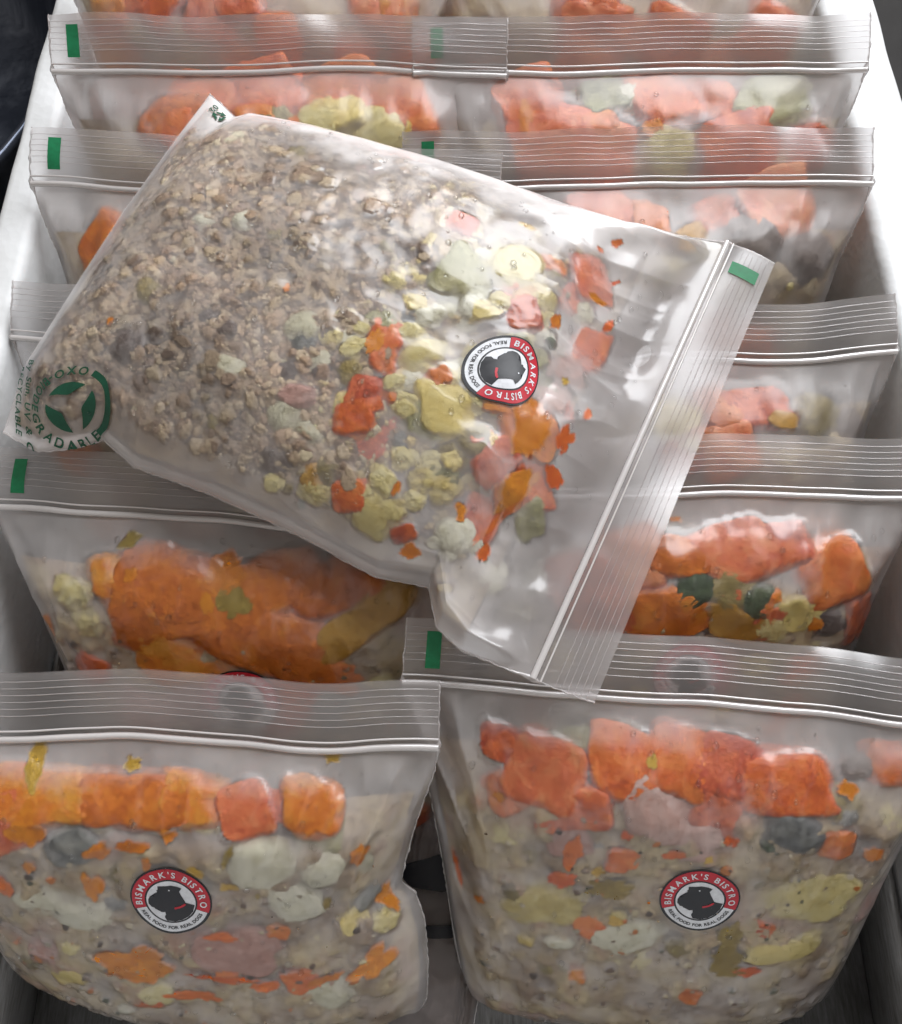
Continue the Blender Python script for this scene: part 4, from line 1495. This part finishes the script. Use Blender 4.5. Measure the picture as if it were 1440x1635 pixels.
LY_S = [('smear_orange', 846, 688, 34, 36), ('smear_orange', 835, 650, 22, 20), ('smear_orange', 822, 782, 19, 34), ('smear_red', 902, 700, 16, 20), ('smear_red', 886, 760, 21, 11, -25), ('smear_red', 772, 882, 12, 12), ('smear_red', 785, 840, 5, 36), ('smear_orange', 737, 820, 13, 11), ('smear_orange', 655, 885, 16, 12), ('smear_red', 972, 518, 9, 10), ('smear_red', 938, 660, 6, 12),
        ('smear_red', 984, 452, 8, 3, 50), ('smear_orange', 950, 478, 18, 6), ('smear_orange', 888, 512, 10, 15), ('smear_yellow', 905, 608, 6, 6), ('smear_yellow', 788, 698, 8, 8), ('smear_red', 985, 390, 12, 5, 40), ('smear_yellow', 842, 360, 14, 5), ('smear_orange', 458, 459, 5, 6), ('smear_orange', 174, 510, 5, 5), ('smear_orange', 633, 778, 7, 9), ('smear_red', 960, 398, 8, 3), ('smear_orange', 600, 545, 12, 20)]


def ly_prints(bag, root):
    # circular recycling print in the corner of the bag
    R = 0.0112
    s, t = bag.st_of(112, 648)
    z = 0.0005

    def lay(nm, V2, Fc, mat, s0=s, t0=t):
        return link(nm, mesh_np(nm, bag.map2d(np.asarray(V2), s0, t0, z), Fc), M[mat], root)
    V2, Fc = disc2d(0.92 * R, 1.10 * R, 32, 138, 30, 3)
    lay('printed_arc', V2, Fc, 'ink_dark_green')
    V2, Fc = arc_text('OXO-BIODEGRADABLE', 1.0 * R, 0.34 * R, 144, 394, inward=True)
    lay('printed_lettering', V2, Fc, 'ink_dark_green')
    u_ = np.linspace(0, 1, 12)
    leaf = [(.66 * math.cos(math.radians(98 * q)), .66 * math.sin(math.radians(98 * q))) for q in u_] + [((.66 - .36 * math.sin(math.pi * q) ** .8) * math.cos(math.radians(98 * q)), (.66 - .36 * math.sin(math.pi * q) ** .8) * math.sin(math.radians(98 * q))) for q in u_[-2:0:-1]]
    for k in range(3):
        a = math.radians(120 * k + 15)
        V2, Fc = poly2d([((x * math.cos(a) - y * math.sin(a)) * R, (x * math.sin(a) + y * math.cos(a)) * R) for x, y in leaf], 1)
        lay('printed_leaf', V2, Fc, 'ink_dark_green')
    V2, Fc = line_text('By Sun, UV & O', -0.0150, -0.0158, 0.0036)
    lay('printed_lettering', V2, Fc, 'ink_dark_green')
    V2, Fc = line_text('RECYCLABLE', -0.0120, -0.0200, 0.0033)
    lay('printed_lettering', V2, Fc, 'ink_dark_green')
    # small recycling arrows in the other corner
    s2, t2 = bag.st_of(350, 186)
    for k in range(3):
        a = math.radians(120 * k)
        pts = [(-.5, .55), (.2, .62), (.1, .86), (.7, .42), (.05, .1), (.12, .36), (-.3, .3)]
        V2, Fc = poly2d([((x * math.cos(a) - y * math.sin(a)) * .0032, (x * math.sin(a) + y * math.cos(a)) * .0032) for x, y in pts], 1)
        lay('printed_arrow', V2, Fc, 'ink_dark_green', s2, t2)
    V2, Fc = line_text('02', -0.0030, -0.0046, 0.0030)
    lay('printed_lettering', V2, Fc, 'ink_dark_green', s2, t2)


root = bag_root('bag of grey mince and mixed vegetables lying slantwise on top of the standing bags', None, ly.B(0.0, 0.4))
build_bag(ly, root, 'film_lying', LY_P, LY_S, {'tmax': .86, 'smax': .93, 'depth': ly_depth, 'tint': ly_tint, 'res': (391, 351)}, 330, 330, hug=0.15, fblur=9, hz=(0.0, 0.42, 0.0001, 0.0066),
          sticker=(806, 587, .0106, 0), drops=420, crumbs=(4200, crumb_fn), prints=ly_prints, core_mat='crumb', seed=77)
